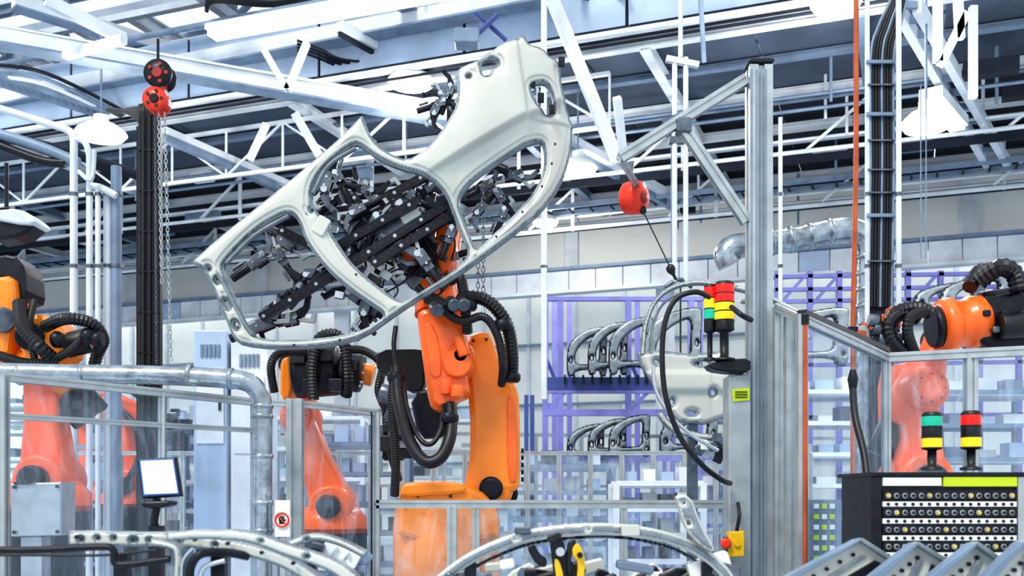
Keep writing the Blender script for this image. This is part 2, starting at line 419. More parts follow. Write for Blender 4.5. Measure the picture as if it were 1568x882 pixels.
# ================================================================ main car body side
outer=[(295,400),(296,399),(330,368),(400,312),(470,255),(520,212),(548,183),(553,178),(556,178),(559,186),(566,205),(580,224),(602,238),(624,246),(650,232),(672,208),(690,182),(699,165),(701,140),(699,112),(704,104),(712,100),(742,88),(744,84),(768,66),(790,60),(793,56),(801,50),(808,60),(812,66),(826,68),(838,74),(840,80),(852,84),(858,90),(859,100),(862,130),(872,158),(876,172),(881,178),(879,182),(879,205),(868,255),(848,295),(806,342),(745,388),(690,427),(640,460),(600,487),(560,516),(520,528),(470,534),(420,535),(372,530),(358,520),(350,500),(332,455),(312,412),(297,406)]
h1=[(344,402),(388,356),(428,331),(448,326),(460,345),(469,373),(499,413),(534,444),(570,469),(588,481),(584,489),(551,508),(500,517),(450,521),(405,520),(384,510),(365,470),(349,430),(342,412)]
h2=[(476,306),(481,279),(502,251),(540,222),(552,223),(575,242),(610,259),(650,268),(679,290),(693,325),(707,362),(718,384),(703,405),(663,434),(624,460),(612,462),(584,443),(542,408),(517,372),(497,337),(480,318)]
h3=[(701,302),(719,277),(765,246),(808,218),(829,208),(834,222),(834,250),(825,275),(807,304),(778,335),(751,358),(737,374),(727,378),(718,353),(705,322)]
h4=[(735,97),(748,90),(760,94),(763,102),(752,106),(749,120),(740,118),(738,106)]
h5=[(812,132),(822,126),(836,124),(845,140),(850,166),(838,170),(820,156)]
def blob(x,y,rx,ry,ang=0,n=8):
    c,s=math.cos(ang),math.sin(ang)
    return [(x+rx*math.cos(t)*c-ry*math.sin(t)*s,y+rx*math.cos(t)*s+ry*math.sin(t)*c) for t in [2*math.pi*i/n for i in range(n)]]
small=[blob(718,120,1.8,1.8),blob(334,430,4.5,3,1.1),blob(348,466,9,3.5,1.1),blob(362,498,7,3.5,1.1),blob(478,322,3,2,.9),blob(320,412,3,2,1.)]
sg=lambda x: 1/(1+np.exp(-np.clip(x,-30,30)))
def sculpt(u,v,d):
    n=(u-640)*.5+(v-180)*.87
    sw=np.exp(-(((u-755)/100)**2+((v-190)/90)**2))*.06
    crease=.08*sg((n-84)/1.3)*np.clip((u-640)/60,0,1)
    jamb=.05*sg((v-181)/1.2)*sg((u-812)/3.)
    tail=.035*sg((u-797-(v-100)*.14)/1.)*sg((182-v)/2.)
    bump=.02*sg(((v-118))/-1.2)*sg((u-770)/-3)
    return sw-crease-jamb-tail-bump-.12*np.clip((u-790)/90,0,1)**2
PL=(8.0,.12)
mainprof=lambda d:.035*sstep((d-3.)/2.)+.014*sstep((d-9)/2.)+.008*(1-np.exp(-np.clip(d-13,0,None)/20))
m=stamp('car_side_panel',outer,[h1,h2,h3,h4,h5]+small,PL,1.5,.05,fn=sculpt,rnd=1,hrnd=2,fl=4.,prof=mainprof)
for pts,w in [([(332,415),(350,450),(372,492),(388,515)],8),([(466,324),(498,380),(538,428),(598,472)],8),([(345,404),(390,360),(442,330)],6),([(479,296),(502,254),(545,226)],6)]:
    stamp('x',band(pts,w),[],(7.975,.12),1.8,.02,add_to=m,fl=2,rnd=0,mats=('flange','flange'),prof=lambda d:.02*np.clip(d/3,0,1))
def py(u): return 8/(1-.12*(u-784)/F)
for (u,v) in [(486,340),(494,352),(494,368),(545,420),(850,220),(845,250),(830,285),(800,324),(760,362),(450,528),(520,520)]:
    p=W(u,v,py(u)-.045); m.cyl(p,p+Y*.02,.008,'bk',n=10)
m.bbox(W(492,346,py(492)-.05),.1,.03,.14,'panel',.01,Matrix.Rotation(.5,3,'Y'))
for u,v in [(860,95),(828,150),(845,168),(815,128)]: m.bbox(W(u,v,py(u)+.03),.05,.04,.07,'bk',.005)
o=m.done()
# ================================================================ gripper behind panel
g=MB('robot_gripper')
def pbeam(u1,v1,u2,v2,y,w=.07,mt='bk'):
    p=W(u1,v1,y);q=W(u2,v2,y); g.beam(p,q,w,w,mt,Y)
    L=(q-p).length; d=(q-p).normalized(); k=int(L/.06)
    for i in range(k):
        c=p+d*(.03+i*.06)
        g.cyl(c-Y*(w/2+.003),c-Y*(w/2-.01),w*.22,'black' if mt!='bk' or i%4 else 'alu',n=8)
def clamp(u,v,y,ang,s=1.,mt='bk'):
    c=W(u,v,y); R=Matrix.Rotation(-ang,3,'Y')
    def T(x,yy,z): return c+R@Vector((x*s,yy*s,z*s))
    def bx(x,yy,z,sx,sy,sz,k): g.bbox(T(x,yy,z),sx*s,sy*s,sz*s,k,.004*s,R)
    bx(0,0,0,.16,.06,.07,mt); bx(.02,-.045,0,.1,.02,.085,'grey'); bx(.02,.045,0,.1,.02,.085,'bk')
    g.drum(T(-.08,0,0),T(-.24,0,0),.032*s,'bk',14); g.drum(T(-.1,0,.055),T(-.2,0,.055),.014*s,'grey',10)
    g.cyl(T(.06,-.065,.01),T(.06,.065,.01),.024*s,'chrome',n=12)
    g.prism([(.04,.0),(.1,-.02),(.17,.05),(.2,.14),(.17,.15),(.13,.07),(.05,.04)],-.02,.04,mt,.004,lambda x,yy,z:T(x,yy,z))
    g.prism([(.06,-.02),(.18,-.06),(.21,.0),(.19,.02),(.16,-.025),(.07,.01)],-.02,.04,'alu',.004,lambda x,yy,z:T(x,yy,z))
    for k in (-.03,.03): g.cyl(T(k,-.06,.0),T(k,-.05,.0),.009*s,'chrome',n=8)
    g.cyl(T(.19,0,.13),T(.19,-.05,.13),.014*s,'black',n=10)
for a in [(400,488,688,312,8.18),(520,345,690,248,8.38),(500,388,640,308,8.2),(428,352,520,400,8.18),(570,405,700,325,8.2)]: pbeam(*a,.068,'bk')
for a in [(440,470,560,340,8.45),(590,300,640,400,8.45),(540,300,600,380,8.42),(610,330,680,400,8.5)]: pbeam(*a,.07,'grey' if a[0]%20 else 'bk')
random.seed(3)
cl=[(395,400,.6),(412,478,3.9),(402,498,.4),(430,395,2.2),(438,372,-.5),(520,275,2.0),(528,300,.6),(560,292,-.3),(548,322,3.6),(575,345,1.2),(600,318,.2),(630,300,2.6),(655,290,.8),(668,330,4.0),(640,350,1.6),(600,385,5.2),(560,470,4.4),(570,478,1.0),(548,455,2.5),(520,410,.4),(480,420,3.2),(690,360,1.2),(650,400,2.2),(690,395,3.5),(440,490,.2),(500,280,4.4)]
for u,v,a in cl: clamp(u,v,8.25+random.uniform(-.06,.25),a,random.uniform(.85,1.2),random.choice(['bk','bk','grey','grey']))
for u,v,a in [(745,285,.5),(765,300,2.2),(790,270,-.4),(735,320,4.0),(770,330,1.2)]: clamp(u,v,8.45,a,.8,'grey')
for u,v,a in [(672,160,.3),(682,150,2.4),(668,168,4.2),(688,142,1.2)]: clamp(u,v,8.15,a,.75)
pbeam(700,300,800,262,8.5,.04,'grey'); pbeam(690,160,690,300,8.5,.06)
for i in range(15):
    u=random.uniform(500,690); v=random.uniform(300,430)-(u-590)*.35
    P=[W(u,v,8.35)]
    for k in range(4): P.append(P[-1]+Vector((random.uniform(-.16,.16),random.uniform(-.05,.08),random.uniform(-.16,.14))))
    g.tube(P,random.choice([.008,.011,.014]),random.choice(['black','black','bk']),6)
for i in range(44):
    u=random.uniform(420,690); v=470-(u-400)*.5+random.uniform(-50,50)
    if i%4==0: u=random.uniform(505,660); v=345+random.uniform(-60,70)
    sx=random.uniform(.04,.12)
    g.bbox(W(u,v,8.3+random.uniform(-.05,.25)),sx,.06,random.uniform(.03,.08),random.choice(['grey','bk','chrome','alu','black','bk','orange2' if u>600 else 'grey']),.005,Matrix.Rotation(random.choice([.53,-1.04,.53,.2]),3,'Y'))
g.bbox(W(628,330,8.3),.16,.1,.12,'white',.01,Matrix.Rotation(-.5,3,'Y')); g.bbox(W(598,350,8.3),.26,.05,.15,'grey',.01,Matrix.Rotation(-.5,3,'Y'))
g.drum(W(650,392,8.45),W(664,402,8.85),.17,'bk',28); g.drum(W(640,425,8.5),W(652,432,8.8),.11,'grey',20)
g.done()
# ================================================================ main robot
r=MB('industrial_robot')
r.slab([(704,766),(712,740),(719,700),(720,650),(717,606),(712,560),(716,514),(735,506),(752,509),(766,556),(790,588),(796,615),(797,742),(790,752),(770,756),(745,766)],8.75,.42,'orange',.05,1)
r.slab([(776,600),(790,612),(792,735),(780,742),(776,700)],8.735,.05,'orange2',.012,1)
# turntable: round casting with housing on top
c=W(684,900,9.02)
r.lathe(Vector((c.x,c.y,.95)),Z,[(.44,0),(.46,.03),(.46,.5),(.445,.62),(.42,.70),(.40,.74),(.32,.79)],'orange',40)
r.slab([(608,770),(616,750),(640,741),(690,738),(716,742),(745,757),(764,790),(764,830),(608,830)],8.6,.7,'orange',.05,1)
r.lathe(W(752,748,8.86),-Y,[(.19,0),(.19,.06),(.15,.1),(.05,.11)],'orange',32); r.drum(W(770,756,8.95),W(770,756,9.3),.13,'bk',32)
r.lathe(W(752,748,8.74),-Y,[(.1,0),(.1,.02),(.07,.03)],'bk',24)
r.slab([(612,745),(622,738),(690,736),(712,744),(712,756),(612,762)],8.55,.1,'orange',.03)
r.slab([(638,490),(640,474),(668,466),(700,478),(713,505),(717,545),(714,575),(720,598),(712,606),(697,612),(694,624),(660,628),(653,600),(646,545)],8.35,.4,'orange2',.05,1)
r.slab([(648,500),(660,492),(672,520),(678,575),(660,580),(655,545)],8.335,.04,'orange2',.012,1)
r.slab([(662,585),(690,580),(694,620),(664,622)],8.31,.08,'orange2',.02)
p=W(702,560,8.5); r.drum(p-Y*.2,p+Y*.3,.12,'orange2',28); r.lathe(W(706,545,8.38),-Y,[(.11,0),(.11,.05),(.09,.07),(.05,.08)],'orange2',26)
for k in range(8):
    t=2*math.pi*k/8; c=W(706,545,8.315)+Vector((math.cos(t),0,math.sin(t)))*.08; r.cyl(c,c-Y*.012,.008,'redor',n=8)
r.drum(W(682,580,8.25),W(684,604,8.25),.05,'redor',18); r.drum(W(700,590,8.2),W(700,608,8.2),.05,'orange2',18)
r.drum(W(702,515,8.3),W(712,545,8.3),.05,'orange2',18)
r.cyl(W(672,480,8.55),W(668,435,8.6),.2,'orange2',.16,n=28); r.drum(W(668,440,8.6),W(664,400,8.65),.15,'bk',28)
r.cyl(W(664,400,8.7),W(680,348,8.75),.2,'orange2',.16,n=28); r.drum(W(640,392,8.5),W(612,382,8.5),.1,'orange2',24)
r.slab([(664,345),(680,335),(697,350),(700,385),(690,412),(672,420)],8.42,.35,'orange2',.03,1)
r.slab([(575,535),(648,533),(652,545),(650,600),(625,600),(600,575),(577,570)],8.9,.2,'black',.02)
r.slab([(626,600),(692,590),(694,650),(680,670),(640,672)],8.75,.15,'bk',.03)
for (u,v) in [(725,522),(745,520),(722,545),(785,625),(787,680),(787,735)]:
    c=W(u,v,8.76); r.cyl(c+Y*.05,c-Y*.02,.012,'bk',n=8)
for (u,v) in [(620,775),(640,760),(690,760)]:
    c=W(u,v,8.6); r.cyl(c+Y*.05,c-Y*.02,.012,'bk',n=8)
for v in range(690,735,11): r.cyl(W(798,v,8.9),W(802,v,8.9),.02,'bk',n=8)
c=W(684,1000,9.02)
r.lathe(Vector((c.x,9.02,0)),Z,[(.6,0),(.6,.04),(.42,.06),(.42,.75),(.5,.78),(.5,.95)],'bk',32)
def hose(r_,pts,rad,mt='black',rib=None):
    r_.tube([W(*p) for p in pts],rad,mt,10,rib=rib if rib is not None else rad*.28)
hose(r,[(655,455,8.3),(690,470,8.2),(715,455,8.2),(748,462,8.2),(775,495,8.25),(784,540,8.35),(783,582,8.5)],.055)
hose(r,[(640,440,8.3),(700,490,8.15),(740,485,8.15),(762,515,8.2),(770,560,8.3),(768,590,8.5)],.035)
hose(r,[(690,430,8.5),(705,425,8.3),(712,470,8.2),(716,510,8.3)],.045)
hose(r,[(608,562,8.3),(610,610,8.2),(625,670,8.15),(650,706,8.1),(675,700,8.1),(690,665,8.15),(690,620,8.3)],.05,rib=0)
hose(r,[(618,570,8.3),(622,620,8.2),(640,668,8.15),(660,680,8.1),(676,655,8.15),(680,620,8.3)],.02,rib=0)
hose(r,[(604,575,8.4),(600,620,8.4),(606,700,8.5),(604,760,8.6)],.04)
hose(r,[(606,500,8.4),(603,530,8.35),(608,562,8.3)],.02,rib=0)
for (u,v,y) in [(716,468,8.18),(770,498,8.22),(607,578,8.28),(783,578,8.45),(688,640,8.2)]: 
    r.lathe(W(u,v,y)-Z*.04,Z,[(.06,0),(.075,.02),(.075,.06),(.06,.08)],'bk',16)
for a in [(690,462,1),(705,462,2),(665,470,3)]: r.drum(W(a[0],a[1],8.2),W(a[0]+6,a[1]+6,8.05),.05,'grey',14)
r.done()
# ================================================================ secondary robots
def robot(bx,y,sh,el,wr,floor_=True,col='orange',col2=None,s=1.,dress=True,tool=True):
    m=MB('industrial_robot'); col2=col2 or col
    SH=W(*sh,y);EL=W(*el,y);WR=W(*wr,y); c=W(bx,760,y)
    zt=SH.z-.25*s
    m.lathe(Vector((c.x,y,0)),Z,[(.5*s,0),(.5*s,.05),(.36*s,.08),(.34*s,max(.2,zt-.35*s)),(.42*s,max(.25,zt-.3*s)),(.42*s,zt)],'bk',28)
    m.lathe(Vector((c.x,y,zt-.1*s)),Z,[(.4*s,0),(.42*s,.05*s),(.42*s,.22*s),(.32*s,.34*s),(.1*s,.36*s)],col2,28)
    m.drum(SH-Y*.32*s,SH+Y*.32*s,.24*s,col2,28); m.drum(SH-Y*.46*s,SH-Y*.3*s,.13*s,'bk',20)
    d=EL-SH; L=d.length; dn=d.normalized(); nn=dn.cross(Y).normalized()
    P=[(-.12,-.2),(.0,-.24),(.14,-.22),(L*.5,-.16),(L,-.15),(L+.12,-.1),(L+.15,0),(L+.12,.1),(L,.15),(L*.5,.17),(.14,.22),(0,.24),(-.12,.2)]
    m.prism([(a*s if i not in(3,4,8,9) else a,b*s) for i,(a,b) in enumerate(P)],-.2*s,.34*s,col2,.04*s,lambda x,yy,z:SH+dn*x+nn*z+Y*yy,True)
    m.drum(EL-Y*.3*s,EL+Y*.3*s,.19*s,col,28); m.lathe(EL-Y*.3*s,-Y,[(.15*s,0),(.15*s,.05*s),(.08*s,.07*s)],col,24)
    for k in range(8):
        t=k*math.pi/4; q=EL-Y*.34*s+Vector((math.cos(t),0,math.sin(t)))*.12*s; m.cyl(q,q-Y*.02*s,.01*s,'bk',n=6)
    f=WR-EL; fl=f.length; fd=f.normalized(); fn_=fd.cross(Y).normalized()
    m.lathe(EL-fd*.35*s,fd,[(.14*s,0),(.2*s,.05*s),(.21*s,.45*s),(.17*s,.6*s),(.13*s,fl+.2*s),(.14*s,fl+.35*s)],col,28)
    for k in (-1,0,1):
        q=EL-fd*.36*s+fn_*.12*s*k-Y*.03*k; m.drum(q,q-fd*.3*s,.07*s,'bk',18); m.box(q-fd*.15*s-Y*.07*s,.1*s,.06*s,.08*s,'black')
    m.drum(WR-Y*.16*s,WR+Y*.16*s,.13*s,'bk',22); m.drum(WR+fd*.05*s,WR+fd*.28*s,.1*s,'grey',20)
    if tool:
        q=WR+fd*.35*s; m.bbox(q,.3*s,.2*s,.12*s,'bk',.01); 
        for k in range(5): m.bbox(q+Vector((random.uniform(-.25,.25),random.uniform(-.1,.1),random.uniform(-.3,.2)))*s,.12*s,.1*s,.1*s,random.choice(['bk','grey','black']),.01)
    if dress:
        up=-Y*.25*s
        m.tube([EL-fd*.3*s+up+fn_*.1,EL+up*1.4+Z*.3*s,EL+fd*fl*.5+up+Z*.32*s,WR+up+Z*.15*s,WR+fd*.3*s+up*.6],.055*s,'black',10,rib=.02*s)
        m.tube([SH+up*1.5,SH+d*.3+up*1.5-nn*.3*s,SH+d*.7+up*1.6-nn*.35*s,EL+up*1.4-nn*.1*s],.05*s,'black',10,rib=.02*s)
    return m
m=robot(505,11.2,(512,775),(462,640),(448,560),col='redor',col2='orange2',s=.95,dress=False,tool=False)
Yb=10.6
m.slab([(428,560),(432,548),(445,545),(447,610),(428,612)],Yb,.3,'orange',.03)
m.drum(W(450,572,Yb),W(520,566,Yb),.26,'bk',28); m.drum(W(520,566,Yb),W(556,572,Yb),.2,'black',26); m.drum(W(548,570,Yb),W(572,576,Yb),.11,'orange',22)
for (u,v) in [(458,548),(475,590),(500,545),(515,590),(535,560),(480,565)]: m.bbox(W(u,v,Yb-.25),.14,.14,.12,random.choice(['bk','black','grey']),.01)
for k in range(8): m.cyl(W(545+6*math.cos(k*.8),570+20*math.sin(k*.8),Yb-.1),W(552+6*math.cos(k*.8),570+20*math.sin(k*.8),Yb-.1),.02,'chrome',n=6)
for P,rr in [([(480,612,Yb-.3),(478,560,Yb-.35),(488,520,Yb-.35),(512,512,Yb-.3),(528,530,Yb-.3),(533,580,Yb-.3),(530,605,Yb-.2)],.06),([(420,600,Yb-.2),(415,560,Yb-.3),(430,540,Yb-.3),(470,540,Yb-.3)],.045),([(530,535,Yb-.3),(560,538,Yb-.3),(585,560,Yb-.3),(580,600,Yb-.3),(598,640,Yb-.2)],.045),([(590,620,Yb-.2),(596,680,Yb-.2),(610,735,Yb)],.045)]: hose(m,P,rr)
for k in range(10): m.bbox(W(random.uniform(575,625),random.uniform(600,700),10.3+.02*k),.16,.14,random.uniform(.1,.22),random.choice(['bk','grey','black','alu']),.015)
for k in range(3): m.drum(W(582+k*12,600+k*28,10.1),W(612,610+k*28,10.1),.1,'grey',18)
m.bbox(W(603,660,10.6),.22,.16,.6,'bk',.02)
m.done()
m=robot(70,8.6,(78,735),(72,560),(20,500),col='orange',col2='redor',s=.85,dress=False,tool=False)
yl=8.2
m.slab([(-20,425),(18,420),(22,455),(10,560),(-20,562)],yl,.4,'orange',.04,1)
m.slab([(30,488),(60,478),(88,492),(100,515),(98,548),(60,556),(28,545)],yl,.4,'orange',.04,1)
m.slab([(-30,395),(20,388),(38,410),(42,455),(22,462),(16,425),(-30,425)],yl+.1,.35,'bk',.02,1)
m.drum(W(45,515,yl),W(45,515,yl-.06),.11,'bk',26); m.drum(W(100,530,yl+.1),W(140,520,yl+.1),.1,'black',20); m.drum(W(4,490,yl),W(4,490,yl-.06),.1,'grey',26)
for P,rr in [([(30,465,yl-.1),(35,500,yl-.25),(60,530,yl-.3),(80,548,yl-.2)],.055),([(70,500,yl-.1),(100,488,yl-.25),(140,495,yl-.2),(158,518,yl-.1),(150,540,yl),(142,568,yl)],.05),([(80,552,yl-.2),(110,535,yl-.2),(135,510,yl-.2),(155,520,yl-.2)],.035),([(0,545,yl-.2),(40,556,yl-.25),(90,556,yl-.2)],.04),([(52,462,yl),(45,500,yl-.2),(55,560,yl-.2)],.03)]: hose(m,P,rr)
for u,v in [(135,515),(150,520),(88,520),(75,548)]: m.lathe(W(u,v,yl-.2),X,[(.05,-.04),(.065,-.02),(.065,.02),(.05,.04)],'bk',14)
m.done()
m=robot(200,13.6,(205,745),(175,625),(240,640),col='redor',col2='redor',s=.9); m.done()
m=robot(150,16.5,(120,745),(140,640),(80,620),col='redor',col2='redor',s=.9); m.done()
m=robot(1400,8.9,(1400,735),(1402,600),(1440,520),col='redor',col2='redor',s=.95,dress=False,tool=False)
yr=8.4
m.lathe(W(1436,500,yr),(W(1500,492,yr)-W(1436,500,yr)),[(.13,0),(.2,.01),(.22,.05),(.22,.11),(.19,.13),(.19,.22),(.21,.24),(.21,.34),(.17,.38)],'orange2',30)
m.drum(W(1425,502,yr),W(1440,500,yr),.17,'bk',26)
m.slab([(1495,462),(1520,452),(1580,440),(1600,530),(1500,536)],yr-.15,.4,'bk',.04,1)
m.drum(W(1500,470,yr),W(1562,462,yr),.12,'black',22); m.drum(W(1530,500,yr-.2),W(1575,498,yr-.2),.1,'black',22)
for k in range(5): m.bbox(W(1510+k*14,480+(k%2)*25,yr-.2),.06,.06,.05,'grey' if k%2 else 'bk',.01)
for k in range(14):
    t=k*2*math.pi/14; c=W(1446,499,yr)+Vector((0,math.cos(t),math.sin(t)))*.185; m.cyl(c-X*.02,c,.014,'bk',n=6)
for P,rr in [([(1360,500,yr-.2),(1375,478,yr-.2),(1405,472,yr-.2),(1425,480,yr-.2)],.06),([(1385,540,yr-.2),(1365,520,yr-.25),(1362,495,yr-.25),(1385,480,yr-.2),(1410,490,yr-.2)],.055),([(1400,540,yr-.2),(1390,510,yr-.3),(1395,485,yr-.3),(1420,475,yr-.2)],.045),([(1500,430,yr-.1),(1530,410,yr-.2),(1552,418,yr-.2),(1560,445,yr-.2)],.075),([(1485,440,yr-.1),(1500,415,yr),(1525,412,yr)],.06),([(1560,440,yr-.1),(1580,430,yr)],.07)]: hose(m,P,rr)
for k in range(16): m.bbox(W(random.uniform(1312,1370),random.uniform(482,540),yr+random.uniform(-.2,.2)),random.uniform(.05,.14),.1,random.uniform(.05,.12),random.choice(['bk','grey','copper','alu','redor']),.01)
for k in range(6): m.drum(W(1330+k*7,490+(k%3)*14,yr-.2),W(1345+k*7,492+(k%3)*14,yr-.2),.05,'grey',14)
m.slab([(1365,560),(1395,552),(1430,570),(1445,610),(1440,700),(1368,700)],8.9,.4,'redor',.05,1)
m.done()
# ================================================================ aluminium gantry post with braces
m=MB('aluminium_gantry_post')
yp=6.9
def pt(u,v,y=yp): return W(u,v,y)
b=pt(1162,105); m.alu(Vector((b.x,yp,0)),b,.15,.15)
for du in (-11,-3,4,11): m.beam(pt(1162+du,106,yp-.078),Vector((pt(1162+du,106,yp-.078).x,yp-.078,0)),.01,.006,'steelb',Y)
m.alu(pt(1142,122),pt(950,242),.07,.07); m.alu(pt(1046,196),pt(1143,340),.07,.07)
m.bbox(pt(1046,194),.1,.1,.1,'grey',.01); m.alu(pt(950,242),W(985,300,8.5),.05,.05)
m.bbox(pt(1162,100),.17,.17,.03,'black',.01)
m.slab([(1116,575),(1150,572),(1150,900),(1116,900)],6.75,.2,'alu',.01,0)
q=pt(1133,900,6.85); m.beam(Vector((q.x,6.85,0)),q,.14,.18,'alu',Y)
m.slab([(1121,596),(1148,594),(1148,613),(1123,615)],6.74,.01,'lime',.002,0)
for v in (600,604,608): m.box(pt(1135,v,6.735),.08,.004,.005,'bk')
m.slab([(1083,556),(1112,550),(1150,548),(1150,570),(1120,570),(1090,566)],6.7,.16,'black',.01)
m.done()
m=MB('gantry_hanger')
for u in (1033,1050): m.cyl(W(u,88,9),W(u,432,9),.022,'steelw',n=10); 
m.beam(W(1020,90,9),W(1070,100,9),.05,.05,'steelw'); m.box(W(1042,215,9),.2,.05,.06,'grey')
m.beam(W(1015,188,9),W(1060,172,9),.06,.05,'grey'); m.cyl(W(1042,88,9),W(1042,-40,9),.02,'steelw')
m.tube([W(1018,440,9),W(1040,428,9),W(1060,440,9)],.02,'grey'); m.done()
def tower(u,vt,vb,y,w,cols,base='black'):
    m=MB('signal_tower'); n=len(cols); s=y/F; c=W(u,vb,y); hh=(vb-vt)*s; r_=w*s/2
    m.lathe(c,Z,[(r_*1.1,0),(r_*1.1,.012),(r_*.45,.02),(r_*.45,hh*.36),(r_*.9,hh*.38),(r_,hh*.4)],'black',20)
    z0=hh*.4; dz=hh*.58/n
    for i,k in enumerate(cols[::-1]):
        m.lathe(c+Z*(z0+i*dz),Z,[(r_*.97,0),(r_,dz*.1),(r_,dz*.9),(r_*.97,dz)],k,24)
        m.lathe(c+Z*(z0+i*dz-.003),Z,[(r_*1.03,0),(r_*1.03,.007)],'black',24)
    m.lathe(c+Z*(hh*.98),Z,[(r_,0),(r_,.008),(r_*.8,.02)],'black',24)
    m.done()
tower(1087,438,552,6.75,18,['lr','ly','lg','black']); tower(1109,434,552,6.72,30,['lr','lr','ly','ly','black'])
# ================================================================ fences
def pane(m,p,q,zb,zt,fr=.045,mid=None,glass=True):
    a=Vector((p.x,p.y,zt));b_=Vector((q.x,q.y,zt)); c=Vector((p.x,p.y,zb));d=Vector((q.x,q.y,zb))
    m.alu(a,b_,fr,fr,up=Z); m.alu(c,d,fr,fr,up=Z)
    if glass: m.quad(c,d,b_,a,'plexi')
    if mid: m.alu(Vector((p.x,p.y,mid)),Vector((q.x,q.y,mid)),fr*.8,fr*.8,up=Z)
def fpost(m,p,zt,w=.06): m.alu(Vector((p.x,p.y,0)),Vector((p.x,p.y,zt)),w,w)
m=MB('safety_fence')
zf=2.3
L0=HZ(-60,570,zf); L1=HZ(392,616,zf); L2=HZ(452,618,zf); L3=HZ(575,632,zf)
pane(m,L0,L1,.15,zf); pane(m,L1,L2,.15,zf); pane(m,L2,L3,.15,zf)
for p in (L0,HZ(2,575,zf),L1,L3): fpost(m,p,zf,.06)
fpost(m,L2,zf+.03,.1)
fpost(m,L0.lerp(L1,.62),zf,.04)
m.alu(Vector((L0.x,L0.y,2.1)),Vector((L1.x,L1.y,2.12)),.03,.03,up=Z)
for k in range(2):
    p=L2.lerp(L3,.04+.92*k); m.cyl(Vector((p.x,p.y-.05,.2)),Vector((p.x,p.y-.05,zf)),.006,'bk',n=6)
m.done()
m=MB('safety_fence')
yf=L3.y; R3=W(1116,772,yf); zl=R3.z
pane(m,Vector((L3.x,yf,0)),R3,.15,zl,.06)
for u in (575,692,729,955,1112): 
    p=W(u,772,yf); fpost(m,p,zl,.07 if u==692 else .05)
m.done()
m=MB('safety_fence')
zr=2.6
R0=HZ(1228,488,zr);R1=HZ(1357,548,zr);R2=HZ(1600,536,zr)
pane(m,R0,R1,.15,zr,.05); pane(m,R1,R2,.15,zr,.06)
fpost(m,R0,zr+.02,.05); fpost(m,R1,zr,.05); p=HZ(1486,542,zr); fpost(m,p,zr,.07)
P0=W(1192,470,6.7); fpost(m,P0,P0.z,.06); P1=W(1212,484,6.2); fpost(m,P1,P1.z,.08)
m.alu(P0,R0,.05,.05,up=Z)
m.beam(R0+Z*.03,R1+Z*.05,.05,.03,'black')
m.done()
m=MB('safety_fence')
yq=13.; zq=W(0,694,yq).z
for i in range(26):
    u=40+i*48
    p=W(u,694,yq); q=W(u+48,694,yq); fpost(m,p,zq,.06)
    if i<25: pane(m,p,q,.2,zq,.05,mid=1.25,glass=False)
m.quad(*[Vector((W(u,0,yq).x,yq,z)) for u,z in ((650,.2),(1190,.2),(1190,zq),(650,zq))],'plexi')
m.done()
m=MB('safety_fence')
yq=18.
for i in range(20):
    u=-20+i*70; p=W(u,655,yq+i*.2); q=W(u+70,655,yq+i*.2+.2); fpost(m,p,2.9,.09)
    pane(m,p,q,.2,2.9,.07,mid=1.9,glass=False)
m.done()
# ================================================================ ducts
m=MB('ventilation_duct')
yd=6.4
path=[W(-40,572,yd),W(120,576,yd),W(250,578,yd),W(350,583,yd),W(385,588,yd),W(402,602,yd),W(409,625,yd),W(409,680,yd),W(409,750,yd),W(409,815,yd)]
path=[Vector((p.x,p.y-.12,p.z)) for p in path]
m.tube(path,.058,'duct',20,8)
for u in (45,140,300,362): 
    c=W(u,577+ (6 if u>320 else 0),yd)-Y*.12; m.lathe(c-X*.015,X,[(.06,0),(.066,.008),(.066,.022),(.06,.03)],'duct',20)
for v in (625,640,700,770,812):
    c=W(409,v,yd)-Y*.12; m.lathe(c-Z*.015,Z,[(.06,0),(.066,.008),(.066,.022),(.06,.03)],'duct',20)
c=W(409,815,yd)-Y*.12; m.cyl(Vector((c.x,c.y,0)),c,.058,'duct',n=20)
m.done()
m=MB('ventilation_duct')
yd=11.5
P=[W(1118,405,yd),W(1112,390,yd),W(1125,378,yd),W(1160,374,yd),W(1220,366,yd),W(1270,355,yd),W(1302,352,yd),W(1322,362,yd),W(1328,385,yd),W(1328,430,yd),W(1328,475,yd)]
m.tube(P,.135,'duct',22,8)
for u,v in [(1150,375),(1180,371),(1210,367),(1240,362),(1270,355)]:
    c=W(u,v,yd); d=(W(u+30,v-5,yd)-c).normalized(); m.lathe(c,d,[(.138,-.03),(.15,-.02),(.15,.02),(.138,.03)],'duct',22)
for v in (395,420,445,470): m.lathe(W(1328,v,yd),Z,[(.138,-.03),(.15,-.02),(.15,.02),(.138,.03)],'duct',22)
c=W(1328,475,yd); m.lathe(Vector((c.x,c.y,0)),Z,[(.135,0),(.135,c.z)],'duct',22)
m.done()
# ================================================================ vertical services
m=MB('cable_riser')
yc=9.6
for k in range(7):
    u=215+k*4.6; p=W(u,210,yc-.02*(k%2)); m.tube([W(165+k*3,168+k*1.5,yc+.5),W(195+k*2,172-k,yc+.2),W(215+k*4,188-k*2,yc),p,Vector((p.x,p.y,1.4)),Vector((p.x,p.y,0))],.021,'black',8)
for u in (213,245): p=W(u,195,yc+.03); m.beam(p,Vector((p.x,p.y,0)),.03,.06,'bk',Y)
for v in range(230,560,62): m.box(W(229,v,yc-.03),.2,.02,.012,'bk')
m.done()
m=MB('cable_riser')
yc=9.4
for k in range(9):
    u=1333+k*4.4; m.tube([W(1375+k*3,-60,yc),W(1365+k*3,-5,yc),W(1345+k*4.2,40,yc),W(u,90,yc),W(u,250,yc),W(u-3,470,yc)],.0135,'black' if k%4 else 'steelb',8)
for v in (95,175,330): m.box(W(1350,v,yc-.03),.27,.03,.03,'steelb')
